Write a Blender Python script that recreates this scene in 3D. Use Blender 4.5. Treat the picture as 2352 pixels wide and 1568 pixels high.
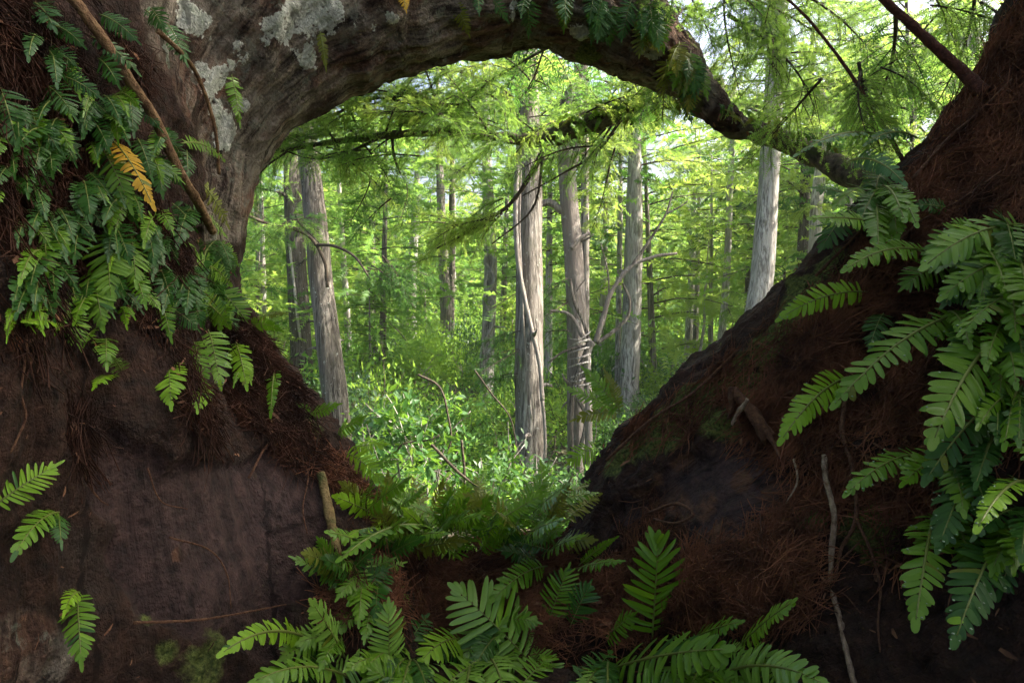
import bpy, math, random
import numpy as np
from mathutils import Vector, Matrix
from mathutils.bvhtree import BVHTree

for o in list(bpy.data.objects):
    bpy.data.objects.remove(o)
sc = bpy.context.scene
col = sc.collection
R = math.radians
random.seed(11)
RNG = np.random.default_rng(5)

# ------------------------------------------------------------------ camera, sky, sun, exposure
CAM = np.array((0.0, 0.0, 5.5))
PITCH = R(6.0)
FPX = 1568.0                      # 24 mm lens on a 36 mm sensor, in units of a 2352 px wide picture
cd = bpy.data.cameras.new('camera')
cd.lens = 24; cd.sensor_width = 36; cd.clip_start = 0.05; cd.clip_end = 2000
cam = bpy.data.objects.new('camera', cd); col.objects.link(cam)
cam.location = CAM; cam.rotation_euler = (R(90) - PITCH, 0, 0)
sc.camera = cam
SUN_DIR = Vector((0.71, 0.10, 0.70)).normalized()       # towards the sun
SUN_EL = math.asin(SUN_DIR.z); SUN_AZ = math.atan2(SUN_DIR.x, SUN_DIR.y)
w = bpy.data.worlds.new('World'); sc.world = w; w.use_nodes = True
wt = w.node_tree; bg = wt.nodes['Background']
sky = wt.nodes.new('ShaderNodeTexSky'); sky.sky_type = 'NISHITA'; sky.sun_disc = False
sky.sun_elevation = SUN_EL; sky.sun_rotation = SUN_AZ
sky.air_density = .6; sky.dust_density = 7.0; sky.ozone_density = 1.0
wt.links.new(sky.outputs[0], bg.inputs[0]); bg.inputs[1].default_value = 0.15
sd = bpy.data.lights.new('sun', 'SUN'); sd.energy = 5.0; sd.angle = R(0.6); sd.color = (1.0, 0.93, 0.80)
sun = bpy.data.objects.new('sun', sd); col.objects.link(sun)
sun.rotation_euler = (-SUN_DIR).to_track_quat('-Z', 'Y').to_euler()
sc.view_settings.view_transform = 'Standard'; sc.view_settings.look = 'None'
sc.view_settings.exposure = 2.15; sc.view_settings.gamma = 1.0
sc.render.engine = 'CYCLES'
cy = sc.cycles
cy.use_denoising = True; cy.max_bounces = 5; cy.diffuse_bounces = 3; cy.glossy_bounces = 2
cy.transmission_bounces = 3; cy.transparent_max_bounces = 4; cy.caustics_reflective = False; cy.caustics_refractive = False
cy.sample_clamp_indirect = 6.0

FWD = np.array((0, math.cos(PITCH), -math.sin(PITCH))); UPV = np.array((0, math.sin(PITCH), math.cos(PITCH))); RGT = np.array((1.0, 0, 0))
def ray(px, py):
    return FWD + (px - 1176) / FPX * RGT + (784 - py) / FPX * UPV
def P(px, py, d):
    return CAM + d * ray(px, py)
def project(p):
    q = np.asarray(p) - CAM; d = q @ FWD
    return 1176 + FPX * (q @ RGT) / d, 784 - FPX * (q @ UPV) / d, d
def nrm(v):
    v = np.asarray(v, float); return v / (np.linalg.norm(v) + 1e-12)
def sstep(a, b, x):
    t = np.clip((x - a) / (b - a), 0, 1); return t * t * (3 - 2 * t)

# ------------------------------------------------------------------ helpers
def _hash(i, j, k, s):
    h = (i.astype(np.uint32) * np.uint32(374761393) + j.astype(np.uint32) * np.uint32(668265263)
         + k.astype(np.uint32) * np.uint32(2147483647) + np.uint32(s * 974711 + 17))
    h = (h ^ (h >> np.uint32(13))) * np.uint32(1274126177)
    h = h ^ (h >> np.uint32(16))
    return (h & np.uint32(0xffff)).astype(np.float64) / 32767.5 - 1.0
def vnoise(p, s=0):
    p = np.atleast_2d(p); f = np.floor(p); t = p - f; t = t * t * t * (t * (6 * t - 15) + 10)
    i = f.astype(np.int64) & 0xffff
    out = np.zeros(len(p))
    for a in (0, 1):
        for b in (0, 1):
            for c in (0, 1):
                wgt = np.abs(1 - a - t[:, 0]) * np.abs(1 - b - t[:, 1]) * np.abs(1 - c - t[:, 2])
                out += wgt * _hash(i[:, 0] + a, i[:, 1] + b, i[:, 2] + c, s)
    return out
def fbm(p, oct=4, s=0, gain=.5):
    v = 0; a = 1.0
    for o in range(oct):
        v = v + a * vnoise(p * 2 ** o, s + o); a *= gain
    return v

def mesh_np(name, V, F, mats, smooth=True, midx=None):
    """V (n,3); F list of (m,k) index arrays with k = 3 or 4"""
    me = bpy.data.meshes.new(name)
    V = np.asarray(V, np.float32)
    if not isinstance(F, list): F = [F]
    F = [np.asarray(f, np.int32) for f in F if len(f)]
    loops = np.concatenate([f.ravel() for f in F]); tot = np.concatenate([np.full(len(f), f.shape[1], np.int32) for f in F])
    start = np.concatenate([[0], np.cumsum(tot)[:-1]]).astype(np.int32)
    me.vertices.add(len(V)); me.vertices.foreach_set('co', V.ravel())
    me.loops.add(len(loops)); me.loops.foreach_set('vertex_index', loops)
    me.polygons.add(len(tot)); me.polygons.foreach_set('loop_start', start); me.polygons.foreach_set('loop_total', tot)
    for m in (mats if isinstance(mats, (list, tuple)) else [mats]): me.materials.append(m)
    if midx is not None: me.polygons.foreach_set('material_index', np.asarray(midx, np.int32))
    me.update(calc_edges=True)
    if smooth: me.polygons.foreach_set('use_smooth', np.ones(len(tot), bool))
    return me
def obj(name, me, parent=None, loc=None, label=None, cat=None, group=None, kind=None):
    o = bpy.data.objects.new(name, me); col.objects.link(o)
    if parent is not None: o.parent = parent
    if loc is not None: o.location = loc
    if label: o['label'] = label
    if cat: o['category'] = cat
    if group: o['group'] = group
    if kind: o['kind'] = kind
    return o
def thing(name, loc, label, cat, group=None):
    return obj(name, None, None, loc, label, cat, group)

def crom(pts, n):
    pts = np.asarray(pts, float)
    if len(pts) < 3:
        t = np.linspace(0, 1, n)[:, None]; return pts[0] * (1 - t) + pts[-1] * t
    Q = np.vstack([2 * pts[0] - pts[1], pts, 2 * pts[-1] - pts[-2]])
    m = len(pts) - 1; u = np.linspace(0, m, n); i = np.minimum(u.astype(int), m - 1); t = (u - i)[:, None]
    p0, p1, p2, p3 = Q[i], Q[i + 1], Q[i + 2], Q[i + 3]
    return .5 * (2 * p1 + (p2 - p0) * t + (2 * p0 - 5 * p1 + 4 * p2 - p3) * t ** 2 + (3 * p1 - p0 - 3 * p2 + p3) * t ** 3)
def frames(c):
    T = np.gradient(c, axis=0); T /= np.linalg.norm(T, axis=1)[:, None] + 1e-9
    a = np.array((0.13, 0.31, 1.0)) if abs(T[0, 2]) < .8 else np.array((1.0, .2, 0.1))
    S = np.zeros_like(T); s = nrm(np.cross(T[0], a))
    for i in range(len(T)):
        s = nrm(s - T[i] * (s @ T[i])); S[i] = s
    return T, S, np.cross(T, S)
def tube(pts, rad, n=None, sides=6, rough=0.0, flute=0.0, seed=0):
    """tapered tube through pts -> V, F(list)"""
    rad = np.asarray(rad, float)
    n = n or max(6, len(pts) * 4)
    c = crom(pts, n); r = np.interp(np.linspace(0, 1, n), np.linspace(0, 1, len(rad)), rad)
    T, S, B = frames(c)
    ph = np.linspace(0, 2 * np.pi, sides, endpoint=False)
    rr = np.repeat(r[:, None], sides, 1)
    if flute:
        rr = rr * (1 + flute * np.sin(5 * ph + seed)[None] + .6 * flute * np.sin(9 * ph + 2 * seed)[None])
    V = c[:, None] + rr[..., None] * (np.cos(ph)[None, :, None] * S[:, None] + np.sin(ph)[None, :, None] * B[:, None])
    V = V.reshape(-1, 3)
    if rough:
        nz = fbm(V / (np.median(r) * 1.3) * np.array((1, 1, .5)) + seed * 7.3, 3, seed)
        d = V - np.repeat(c, sides, 0)
        V = V + d * (rough * nz)[:, None]
    i = np.arange(n - 1)[:, None] * sides; j = np.arange(sides)[None]; k = (j + 1) % sides
    Q = np.stack([i + j, i + k, i + sides + k, i + sides + j], -1).reshape(-1, 4)
    V = np.vstack([V, c[:1], c[-1:]])
    a = len(V) - 2
    jj = np.arange(sides); kk = (jj + 1) % sides
    T3 = np.vstack([np.stack([kk, jj, np.full(sides, a)], 1), np.stack([(n - 1) * sides + jj, (n - 1) * sides + kk, np.full(sides, a + 1)], 1)])
    return V, [Q, T3]
def merge(parts):
    Vs, Qs, Ts, off = [], [], [], 0
    for V, F in parts:
        Vs.append(V)
        for f in F:
            f = np.asarray(f)
            (Qs if f.shape[1] == 4 else Ts).append(f + off)
        off += len(V)
    F = []
    if Qs: F.append(np.vstack(Qs))
    if Ts: F.append(np.vstack(Ts))
    return np.vstack(Vs), F

# ------------------------------------------------------------------ materials
class M:
    def __init__(s, name):
        s.m = bpy.data.materials.new(name); s.m.use_nodes = True; s.t = s.m.node_tree; s.t.nodes.clear()
        s.out = s.t.nodes.new('ShaderNodeOutputMaterial')
        s.co = s.t.nodes.new('ShaderNodeTexCoord')
    def N(s, typ, **kw):
        n = s.t.nodes.new('ShaderNode' + typ)
        for k, v in kw.items():
            if k.startswith('_'): setattr(n, k[1:], v)
            else: s.set(n.inputs[k.replace('__', ' ')], v)
        return n
    def set(s, inp, v):
        if isinstance(v, bpy.types.NodeSocket): s.t.links.new(v, inp)
        elif isinstance(v, tuple) and len(v) == 3 and inp.type == 'RGBA': inp.default_value = (*v, 1)
        else: inp.default_value = v
    def vec(s, scale=(1, 1, 1), which='Object'):
        return s.N('Mapping', Vector=s.co.outputs[which], Scale=scale).outputs[0]
    def noise(s, vec, scale, detail=5, rough=.6, dist=0.0):
        return s.N('TexNoise', Vector=vec, Scale=scale, Detail=detail, Roughness=rough, Distortion=dist).outputs[0]
    def ramp(s, f, a, b, ca=(0, 0, 0), cb=(1, 1, 1)):
        n = s.N('ValToRGB', Fac=f); e = n.color_ramp.elements
        e[0].position = a; e[1].position = b; e[0].color = (*ca, 1); e[1].color = (*cb, 1)
        return n.outputs[0]
    def mix(s, f, a, b, mode='MIX'):
        n = s.N('Mix', _data_type='RGBA', _blend_type=mode)
        s.set(n.inputs[0], f); s.set(n.inputs[6], a); s.set(n.inputs[7], b)
        return n.outputs[2]
    def math(s, op, a, b=0.0, clamp=False):
        n = s.N('Math', _operation=op, _use_clamp=clamp); s.set(n.inputs[0], a); s.set(n.inputs[1], b); return n.outputs[0]
    def attr(s, name):
        return s.N('Attribute', _attribute_name=name).outputs['Fac']
    def bump(s, h, strength, dist, normal=None):
        n = s.N('Bump', Height=h, Strength=strength, Distance=dist)
        if normal is not None: s.set(n.inputs['Normal'], normal)
        return n.outputs[0]
    def done(s, sh): s.t.links.new(sh, s.out.inputs[0]); return s.m

def leaf_mat(name, c1, c2, tr=(.2, .4, .05), trw=.35, rough=.45, spec=.5, spots=None, coat=0.0):
    m = M(name)
    rnd = m.N('ObjectInfo').outputs['Random']
    nz = m.noise(m.vec(), 9, 3)
    f = m.math('ADD', m.math('MULTIPLY', rnd, .6), m.math('MULTIPLY', nz, .55), True)
    c = m.mix(f, c1, c2)
    if spots: c = m.mix(m.ramp(m.noise(m.vec(), 38, 3), .66, .72), c, spots)
    p = m.N('BsdfPrincipled', Base__Color=c, Roughness=rough)
    p.inputs['Specular IOR Level'].default_value = spec
    if coat: p.inputs['Coat Weight'].default_value = coat; p.inputs['Coat Roughness'].default_value = .08
    m.set(p.inputs['Normal'], m.bump(m.noise(m.vec(), 120, 2), .25, .004))
    t = m.N('BsdfTranslucent', Color=tr)
    s = m.N('MixShader', Fac=trw); m.set(s.inputs[1], p.outputs[0]); m.set(s.inputs[2], t.outputs[0])
    return m.done(s.outputs[0])

LEAF = {
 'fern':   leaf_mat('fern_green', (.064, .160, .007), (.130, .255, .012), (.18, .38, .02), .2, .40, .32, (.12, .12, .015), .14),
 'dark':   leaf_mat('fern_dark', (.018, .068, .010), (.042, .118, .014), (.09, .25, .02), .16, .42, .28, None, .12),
 'blue':   leaf_mat('fern_bluish', (.040, .120, .032), (.070, .170, .045), (.10, .26, .05), .16, .48, .35, None, .05),
 'bright': leaf_mat('fern_bright', (.13, .28, .010), (.21, .38, .014), (.32, .5, .03), .25, .40, .32, (.20, .15, .02), .12),
 'pale':   leaf_mat('fern_pale', (.145, .285, .036), (.22, .38, .055), (.2, .4, .04), .2, .36, .36, (.11, .13, .02), .25),
 'yellow': leaf_mat('fern_yellow', (.40, .22, .015), (.55, .34, .02), (.55, .32, .03), .3, .55, .3, (.2, .08, .02)),
 'olive':  leaf_mat('fern_olive', (.10, .13, .010), (.17, .19, .015), (.26, .28, .03), .25, .45, .4, (.13, .07, .02)),
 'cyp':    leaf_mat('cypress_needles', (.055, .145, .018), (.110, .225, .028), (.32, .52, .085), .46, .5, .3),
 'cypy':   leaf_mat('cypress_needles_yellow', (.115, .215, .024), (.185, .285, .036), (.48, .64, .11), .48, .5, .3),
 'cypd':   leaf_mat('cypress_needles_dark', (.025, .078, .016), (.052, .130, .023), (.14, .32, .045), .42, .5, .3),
 'shrub':  leaf_mat('shrub_leaves', (.036, .110, .020), (.078, .175, .030), (.24, .46, .08), .42, .55, .25),
 'shruby': leaf_mat('shrub_leaves_yellow', (.085, .190, .018), (.145, .260, .028), (.38, .58, .08), .48, .55, .25),
 'shrubd': leaf_mat('shrub_leaves_grey', (.030, .075, .030), (.062, .125, .046), (.13, .26, .06), .32, .42, .4),
 'broad':  leaf_mat('broad_leaves', (.018, .065, .012), (.042, .110, .018), (.17, .33, .03), .35, .45, .35),
 'palm':   leaf_mat('palm_leaves', (.012, .055, .020), (.026, .085, .028), (.06, .18, .04), .25, .4, .4),
}
def rachis_mat(name, c):
    m = M(name); p = m.N('BsdfPrincipled', Base__Color=c, Roughness=.5); return m.done(p.outputs[0])
RACH = rachis_mat('frond_midrib', (.14, .17, .03))
RACHD = rachis_mat('frond_stalk_brown', (.07, .045, .018))

def bark_cypress(name, dark, light, warm, moss=.35):
    m = M(name)
    rnd = m.N('ObjectInfo').outputs['Random']
    st = m.noise(m.vec((1, 1, .05)), 15, 6, .7, .3)
    st2 = m.noise(m.vec((1, 1, .08)), 42, 4, .6)
    big = m.noise(m.vec((1, 1, .35)), 1.8, 4)
    c = m.mix(m.ramp(m.math('ADD', m.math('MULTIPLY', st, .7), m.math('MULTIPLY', st2, .3)), .43, .57), dark, light)
    c = m.mix(m.ramp(big, .42, .66), c, warm)
    c = m.mix(m.math('MULTIPLY', m.ramp(m.noise(m.vec((1, 1, .5)), 3.1, 5), .55, .75), moss), c, (.05, .075, .025))
    c = m.mix(m.ramp(m.noise(m.vec(), 11, 4), .64, .70), c, (.42, .43, .38))
    c = m.mix(m.math('MULTIPLY', rnd, .25), c, (.06, .05, .045))
    p = m.N('BsdfPrincipled', Base__Color=c, Roughness=.85)
    p.inputs['Specular IOR Level'].default_value = .2
    h = m.math('ADD', m.math('MULTIPLY', st, .7), m.math('MULTIPLY', st2, .35))
    m.set(p.inputs['Normal'], m.bump(h, 1, .12))
    return m.done(p.outputs[0])
BARK = bark_cypress('cypress_bark', (.050, .042, .034), (.40, .365, .32), (.19, .16, .13))
BARKM = bark_cypress('cypress_bark_brown', (.036, .030, .024), (.27, .24, .205), (.13, .11, .085), .4)
BARKP = bark_cypress('cypress_bark_pale', (.11, .10, .085), (.60, .57, .53), (.38, .34, .30), .15)
BARKD = bark_cypress('cypress_bark_dark', (.03, .025, .02), (.17, .15, .125), (.09, .075, .058), .5)
BARKS = bark_cypress('smooth_grey_bark', (.16, .14, .12), (.33, .30, .27), (.24, .20, .17), .2)
def simple_bark(name, a, b, sc_=30, moss=None):
    m = M(name)
    nz = m.noise(m.vec(), sc_, 6, .65)
    c = m.mix(m.ramp(nz, .35, .65), a, b)
    if moss: c = m.mix(m.ramp(m.noise(m.vec(), sc_ * .3, 4), .48, .62), c, moss)
    p = m.N('BsdfPrincipled', Base__Color=c, Roughness=.8)
    p.inputs['Specular IOR Level'].default_value = .25
    m.set(p.inputs['Normal'], m.bump(nz, .8, .02))
    return m.done(p.outputs[0])
TWIG = simple_bark('twig_bark', (.03, .022, .015), (.08, .06, .04), 30)
TWIGP = simple_bark('pale_twig_bark', (.22, .20, .17), (.42, .39, .34), 30)
STEM = simple_bark('dry_stem', (.10, .05, .025), (.30, .18, .09), 60)
STEMR = simple_bark('red_stem', (.05, .018, .012), (.11, .04, .025), 60)
STICK = simple_bark('tan_stick', (.16, .10, .04), (.36, .26, .11), 50, (.09, .10, .03))
ROOTM = simple_bark('thin_root', (.07, .03, .018), (.17, .085, .045), 80)
ROOTP = simple_bark('pale_root', (.14, .085, .05), (.40, .30, .21), 60)
FIBRE = simple_bark('root_fibre', (.032, .012, .006), (.28, .112, .055), 9)
FIBRD = simple_bark('dark_root_fibre', (.012, .005, .003), (.095, .038, .020), 9)
LIMBM = simple_bark('mossy_limb_bark', (.03, .024, .016), (.15, .12, .085), 40, (.075, .09, .028))

def old_bark():
    m = M('old_tree_bark')
    v = m.vec()
    g = m.N('Attribute', _attribute_name='gco').outputs['Vector']
    n1 = m.noise(v, 6, 8, .65); n2 = m.noise(v, 30, 6, .62); n3 = m.noise(v, 110, 4, .6)
    gr = m.noise(g, 34, 7, .68, .25); gr2 = m.noise(g, 85, 4, .6); gw = m.noise(g, 16, 6, .6, .4)
    gf = m.math('ADD', m.math('MULTIPLY', gr, .62), m.math('ADD', m.math('MULTIPLY', gr2, .23), m.math('MULTIPLY', n3, .15)))
    base = m.mix(m.ramp(n2, .3, .7), (.012, .006, .004), (.075, .036, .022))
    base = m.mix(m.ramp(n1, .5, .72), base, (.048, .034, .025))
    grey = m.mix(m.ramp(gf, .40, .58), (.030, .021, .015), (.36, .305, .24))
    red = m.mix(m.ramp(gf, .42, .58), (.036, .016, .011), (.21, .115, .075))
    grey = m.mix(m.ramp(n1, .45, .60), grey, red)
    c = m.mix(m.ramp(m.attr('grey'), .3, .7), base, grey)
    fib = m.mix(m.ramp(m.math('ADD', m.math('MULTIPLY', gr2, .6), m.math('MULTIPLY', n2, .4)), .4, .62), (.024, .009, .005), (.235, .092, .045))
    c = m.mix(m.ramp(m.math('ADD', m.attr('fibre'), m.math('MULTIPLY', m.math('SUBTRACT', n2, .5), .9)), .35, .6), c, fib)
    pl = m.mix(m.ramp(m.math('ADD', m.math('MULTIPLY', gw, .22), m.math('ADD', m.math('MULTIPLY', gr, .2), m.math('MULTIPLY', n2, .58))), .40, .60), (.013, .0065, .0055), (.074, .041, .035))
    pl = m.mix(m.ramp(m.math('ADD', m.math('MULTIPLY', m.attr('rust'), .8), m.math('MULTIPLY', m.noise(v, 8, 6, .6), .6)), .5, .85), pl, m.mix(m.ramp(gr, .4, .6), (.030, .013, .008), (.130, .062, .034)))
    c = m.mix(m.ramp(m.math('ADD', m.attr('peel'), m.math('MULTIPLY', m.math('SUBTRACT', n2, .5), .6)), .4, .55), c, pl)
    c = m.mix(m.math('MULTIPLY', m.ramp(m.math('ADD', m.math('MULTIPLY', gr, .7), m.math('MULTIPLY', gw, .3)), .33, .41, (1, 1, 1), (0, 0, 0)), m.math('SUBTRACT', .75, m.math('MULTIPLY', m.attr('peel'), .6))), c, (.008, .004, .003))
    ms = m.mix(m.ramp(n3, .35, .65), (.045, .070, .014), (.18, .21, .05))
    c = m.mix(m.ramp(m.math('ADD', m.attr('moss'), m.math('MULTIPLY', m.math('SUBTRACT', n2, .5), 1.8)), .42, .85), c, ms)
    sp = m.math('ADD', m.math('MULTIPLY', m.noise(v, 19, 6, .7), .7), m.math('MULTIPLY', m.attr('grey'), .16))
    c = m.mix(m.math('MULTIPLY', m.ramp(sp, .55, .60), .6), c, m.mix(n3, (.16, .18, .13), (.30, .30, .25)))
    li = m.mix(m.ramp(n3, .3, .7), (.42, .43, .36), (.86, .87, .79))
    li = m.mix(m.ramp(m.noise(v, 24, 5), .52, .66), li, (.46, .50, .40))
    c = m.mix(m.ramp(m.math('ADD', m.attr('lichen'), m.math('MULTIPLY', m.math('MULTIPLY', m.attr('lichen'), 6.0, True), m.math('ADD', m.math('MULTIPLY', m.math('SUBTRACT', n2, .5), 2.4), m.math('MULTIPLY', m.math('SUBTRACT', n3, .5), 2.0)))), .50, .62), c, li)
    p = m.N('BsdfPrincipled', Base__Color=c)
    m.set(p.inputs['Roughness'], m.math('SUBTRACT', .85, m.math('MULTIPLY', m.attr('peel'), .18)))
    p.inputs['Specular IOR Level'].default_value = .25
    h = m.math('ADD', m.math('MULTIPLY', n2, .45), m.math('ADD', m.math('MULTIPLY', n3, .3), m.math('MULTIPLY', gf, 1.3)))
    hp = m.math('ADD', m.math('MULTIPLY', gw, .45), m.math('ADD', m.math('MULTIPLY', gr, .35), m.math('ADD', m.math('MULTIPLY', n2, .35), m.math('MULTIPLY', n3, .2))))
    hh = m.mix(m.attr('peel'), h, hp)
    m.set(p.inputs['Normal'], m.bump(hh, 1.0, .045))
    return m.done(p.outputs[0])
OLD = old_bark()

# ------------------------------------------------------------------ forest floor
def gz(x, y):
    x = np.asarray(x, float); y = np.asarray(y, float)
    b = 3.9 * (1 - sstep(2.6, 9.0, y)) + .45
    q = np.stack([x * .22, y * .22, 0 * x], -1).reshape(-1, 3)
    return b + (.35 * fbm(q, 3, 9)).reshape(x.shape)
def ground():
    ys = np.concatenate([np.linspace(-12, 2, 12), np.linspace(2.5, 50, 96), np.linspace(54, 120, 20), np.array([160, 240, 400, 700.])])
    xs = np.concatenate([-np.array([700, 400, 200, 120.]), np.linspace(-70, 70, 141), np.array([120, 200, 400, 700.])])
    X, Y = np.meshgrid(xs, ys); Z = gz(X, Y)
    V = np.stack([X, Y, Z], -1).reshape(-1, 3); nx = len(xs); ny = len(ys)
    i = np.arange(ny - 1)[:, None] * nx + np.arange(nx - 1)[None]
    F = np.stack([i, i + 1, i + nx + 1, i + nx], -1).reshape(-1, 4)
    m = M('forest_floor_litter'); v = m.vec()
    c = m.mix(m.ramp(m.noise(v, 5, 8), .35, .65), (.035, .024, .014), (.10, .085, .04))
    c = m.mix(m.ramp(m.noise(v, .8, 5), .45, .6), c, (.035, .06, .018))
    p = m.N('BsdfPrincipled', Base__Color=c, Roughness=.95)
    m.set(p.inputs['Normal'], m.bump(m.noise(v, 14, 6), 1, .08))
    obj('forest_floor', mesh_np('forest_floor', V, F, m.done(p.outputs[0])), kind='structure')
ground()

# ------------------------------------------------------------------ the hollow old tree (distance field -> mesh)
CELL = .023
LO = np.array((-2.5, .15, 3.3)); HI = np.array((3.0, 3.9, 7.3))
DIM = np.ceil((HI - LO) / CELL).astype(int)
FIELD = np.full(DIM, .35, np.float32)
CHAINS = []
def add_chain(pts, k=.10):
    """pts: (px, py, depth, radius in picture px); smooth union of tapered capsules"""
    W = [(P(a, b, d), r * d / FPX) for a, b, d, r in pts]
    CHAINS.append(W)
    for (a, ra), (b, rb) in zip(W[:-1], W[1:]):
        m = max(ra, rb) + .35
        lo = np.clip(np.floor((np.minimum(a, b) - m - LO) / CELL).astype(int), 0, DIM); hi = np.clip(np.ceil((np.maximum(a, b) + m - LO) / CELL).astype(int), 0, DIM)
        if (hi <= lo).any(): continue
        g = [(LO[i] + CELL * np.arange(lo[i], hi[i])).astype(np.float32) for i in range(3)]
        X = g[0][:, None, None]; Y = g[1][None, :, None]; Z = g[2][None, None, :]
        ab = b - a; L2 = ab @ ab + 1e-9
        t = np.clip(((X - a[0]) * ab[0] + (Y - a[1]) * ab[1] + (Z - a[2]) * ab[2]) / L2, 0, 1).astype(np.float32)
        d = np.sqrt((X - a[0] - t * ab[0]) ** 2 + (Y - a[1] - t * ab[1]) ** 2 + (Z - a[2] - t * ab[2]) ** 2) - (ra + t * (rb - ra))
        s = FIELD[lo[0]:hi[0], lo[1]:hi[1], lo[2]:hi[2]]
        h = np.maximum(k - np.abs(s - d), 0) / k
        FIELD[lo[0]:hi[0], lo[1]:hi[1], lo[2]:hi[2]] = np.minimum(s, d) - h * h * k * .25
# left trunk, arching limb
add_chain([(-120, -500, 1.75, 420), (-60, -100, 1.65, 420), (-40, 300, 1.55, 430), (-30, 700, 1.5, 430), (60, 1100, 1.45, 430), (150, 1500, 1.45, 450), (200, 2000, 1.5, 500)])
add_chain([(-420, 200, 1.1, 420), (-480, 900, 1.0, 480), (-400, 1600, 1.0, 480)])
add_chain([(330, 700, 1.95, 200), (340, 600, 1.95, 178), (362, 480, 1.95, 178), (430, 300, 1.98, 158), (620, 115, 2.05, 150), (850, -25, 2.15, 182), (1100, -70, 2.3, 170), (1300, -22, 2.42, 130),
           (1450, 68, 2.5, 94), (1550, 150, 2.55, 66), (1604, 218, 2.58, 42), (1655, 272, 2.58, 29), (1730, 300, 2.55, 27)], .06)
add_chain([(250, 520, 1.8, 200), (330, 200, 1.9, 220), (500, -60, 2.0, 260), (700, -300, 2.1, 260)])
add_chain([(330, 620, 1.95, 180), (325, 770, 1.95, 195), (385, 950, 1.92, 255), (470, 1170, 1.9, 330), (550, 1420, 1.85, 385), (560, 1900, 1.7, 420)])
# right leaning trunk and its roots
RT = [(1500, 1260, 2.25, 200), (1580, 1178, 2.2, 232), (1735, 1070, 2.1, 250), (1888, 965, 2.0, 258), (2040, 822, 1.92, 268), (2215, 664, 1.85, 285), (2460, 440, 1.8, 305), (2660, 90, 1.8, 310), (2900, -500, 1.9, 330)]
add_chain(RT)
add_chain([(1560, 1500, 2.0, 250), (1850, 1330, 1.85, 330), (2250, 1180, 1.65, 400), (2600, 950, 1.5, 420), (2900, 400, 1.6, 420)])
add_chain([(1900, 1800, 1.7, 420), (2350, 1600, 1.45, 430), (2700, 1300, 1.3, 450), (3000, 600, 1.3, 450)])
# root saddle across the gap
add_chain([(560, 1560, 2.0, 300), (900, 1520, 2.1, 250), (1150, 1500, 2.15, 235), (1400, 1500, 2.1, 240), (1700, 1560, 2.0, 300)])
add_chain([(500, 1900, 1.5, 380), (1000, 1930, 1.55, 330), (1300, 1950, 1.5, 330), (1800, 1950, 1.5, 380)])
def surface_nets():
    f = FIELD; ins = f < 0
    n = np.array(f.shape) - 1
    cnt = np.zeros(n, np.int8)
    for a in (0, 1):
        for b in (0, 1):
            for c in (0, 1): cnt += ins[a:n[0] + a, b:n[1] + b, c:n[2] + c]
    act = (cnt > 0) & (cnt < 8)
    ijk = np.argwhere(act)
    idx = -np.ones(n, np.int64); idx[act] = np.arange(len(ijk))
    acc = np.zeros((len(ijk), 3)); num = np.zeros(len(ijk))
    cor = [np.array((a, b, c)) for a in (0, 1) for b in (0, 1) for c in (0, 1)]
    for u in cor:
        for ax in range(3):
            if u[ax]: continue
            v2 = u.copy(); v2[ax] = 1
            A = f[tuple((ijk + u).T)]; B = f[tuple((ijk + v2).T)]
            m = (A < 0) != (B < 0)
            t = A[m] / (A[m] - B[m])
            p = np.repeat(u[None].astype(float), m.sum(), 0); p[:, ax] += t
            acc[m] += p; num[m] += 1
    V = LO + CELL * (ijk + acc / num[:, None])
    Q = []
    for ax in range(3):
        o1, o2 = (ax + 1) % 3, (ax + 2) % 3
        s0 = [slice(None)] * 3; s1 = [slice(None)] * 3
        s0[ax] = slice(0, n[ax]); s1[ax] = slice(1, n[ax] + 1)
        for o_ in (o1, o2): s0[o_] = s1[o_] = slice(1, n[o_])
        a = ins[tuple(s0)]; b = ins[tuple(s1)]
        e = np.argwhere(a != b); sgn = a[tuple(e.T)]
        e[:, o1] += 1; e[:, o2] += 1
        d1 = np.zeros(3, int); d1[o1] = 1; d2 = np.zeros(3, int); d2[o2] = 1
        g = lambda q: idx[tuple(q.T)]
        q = np.stack([g(e - d1 - d2), g(e - d2), g(e), g(e - d1)], 1)
        q[~sgn] = q[~sgn][:, ::-1]
        Q.append(q)
    return V, np.vstack(Q)
OV, OQ = surface_nets()
del FIELD
BVH = BVHTree.FromPolygons(OV.tolist(), OQ.tolist())
def hit(px, py):
    d = ray(px, py); L = np.linalg.norm(d)
    loc, n, i, dist = BVH.ray_cast(Vector(CAM), Vector(d / L), 9)
    if loc is None: return None
    return np.array(loc), np.array(n), dist / L
tmp = bpy.data.objects.new('tmp', mesh_np('tmp', OV, OQ, OLD)); col.objects.link(tmp)
md = tmp.modifiers.new('s', 'SUBSURF'); md.levels = 1; md.render_levels = 1
OME = bpy.data.meshes.new_from_object(tmp.evaluated_get(bpy.context.evaluated_depsgraph_get()))
bpy.data.objects.remove(tmp)
n = len(OME.vertices); V = np.empty(n * 3, np.float32); OME.vertices.foreach_get('co', V); V = V.reshape(-1, 3).astype(float)
NO = np.empty(n * 3, np.float32); OME.vertices.foreach_get('normal', NO); NO = NO.reshape(-1, 3).astype(float)
def mask(blobs, soft=.35, ns=.35, freq=9, seed=0):
    m = np.zeros(n); nz = fbm(V * freq, 3, seed)
    for px, py, r in blobs:
        h = hit(px, py)
        if h is None: continue
        rm = r * h[2] / FPX
        d = np.linalg.norm(V - h[0], axis=1) / rm
        m = np.maximum(m, np.clip((1 - d + ns * nz) / soft + .5, 0, 1))
    return m
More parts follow.
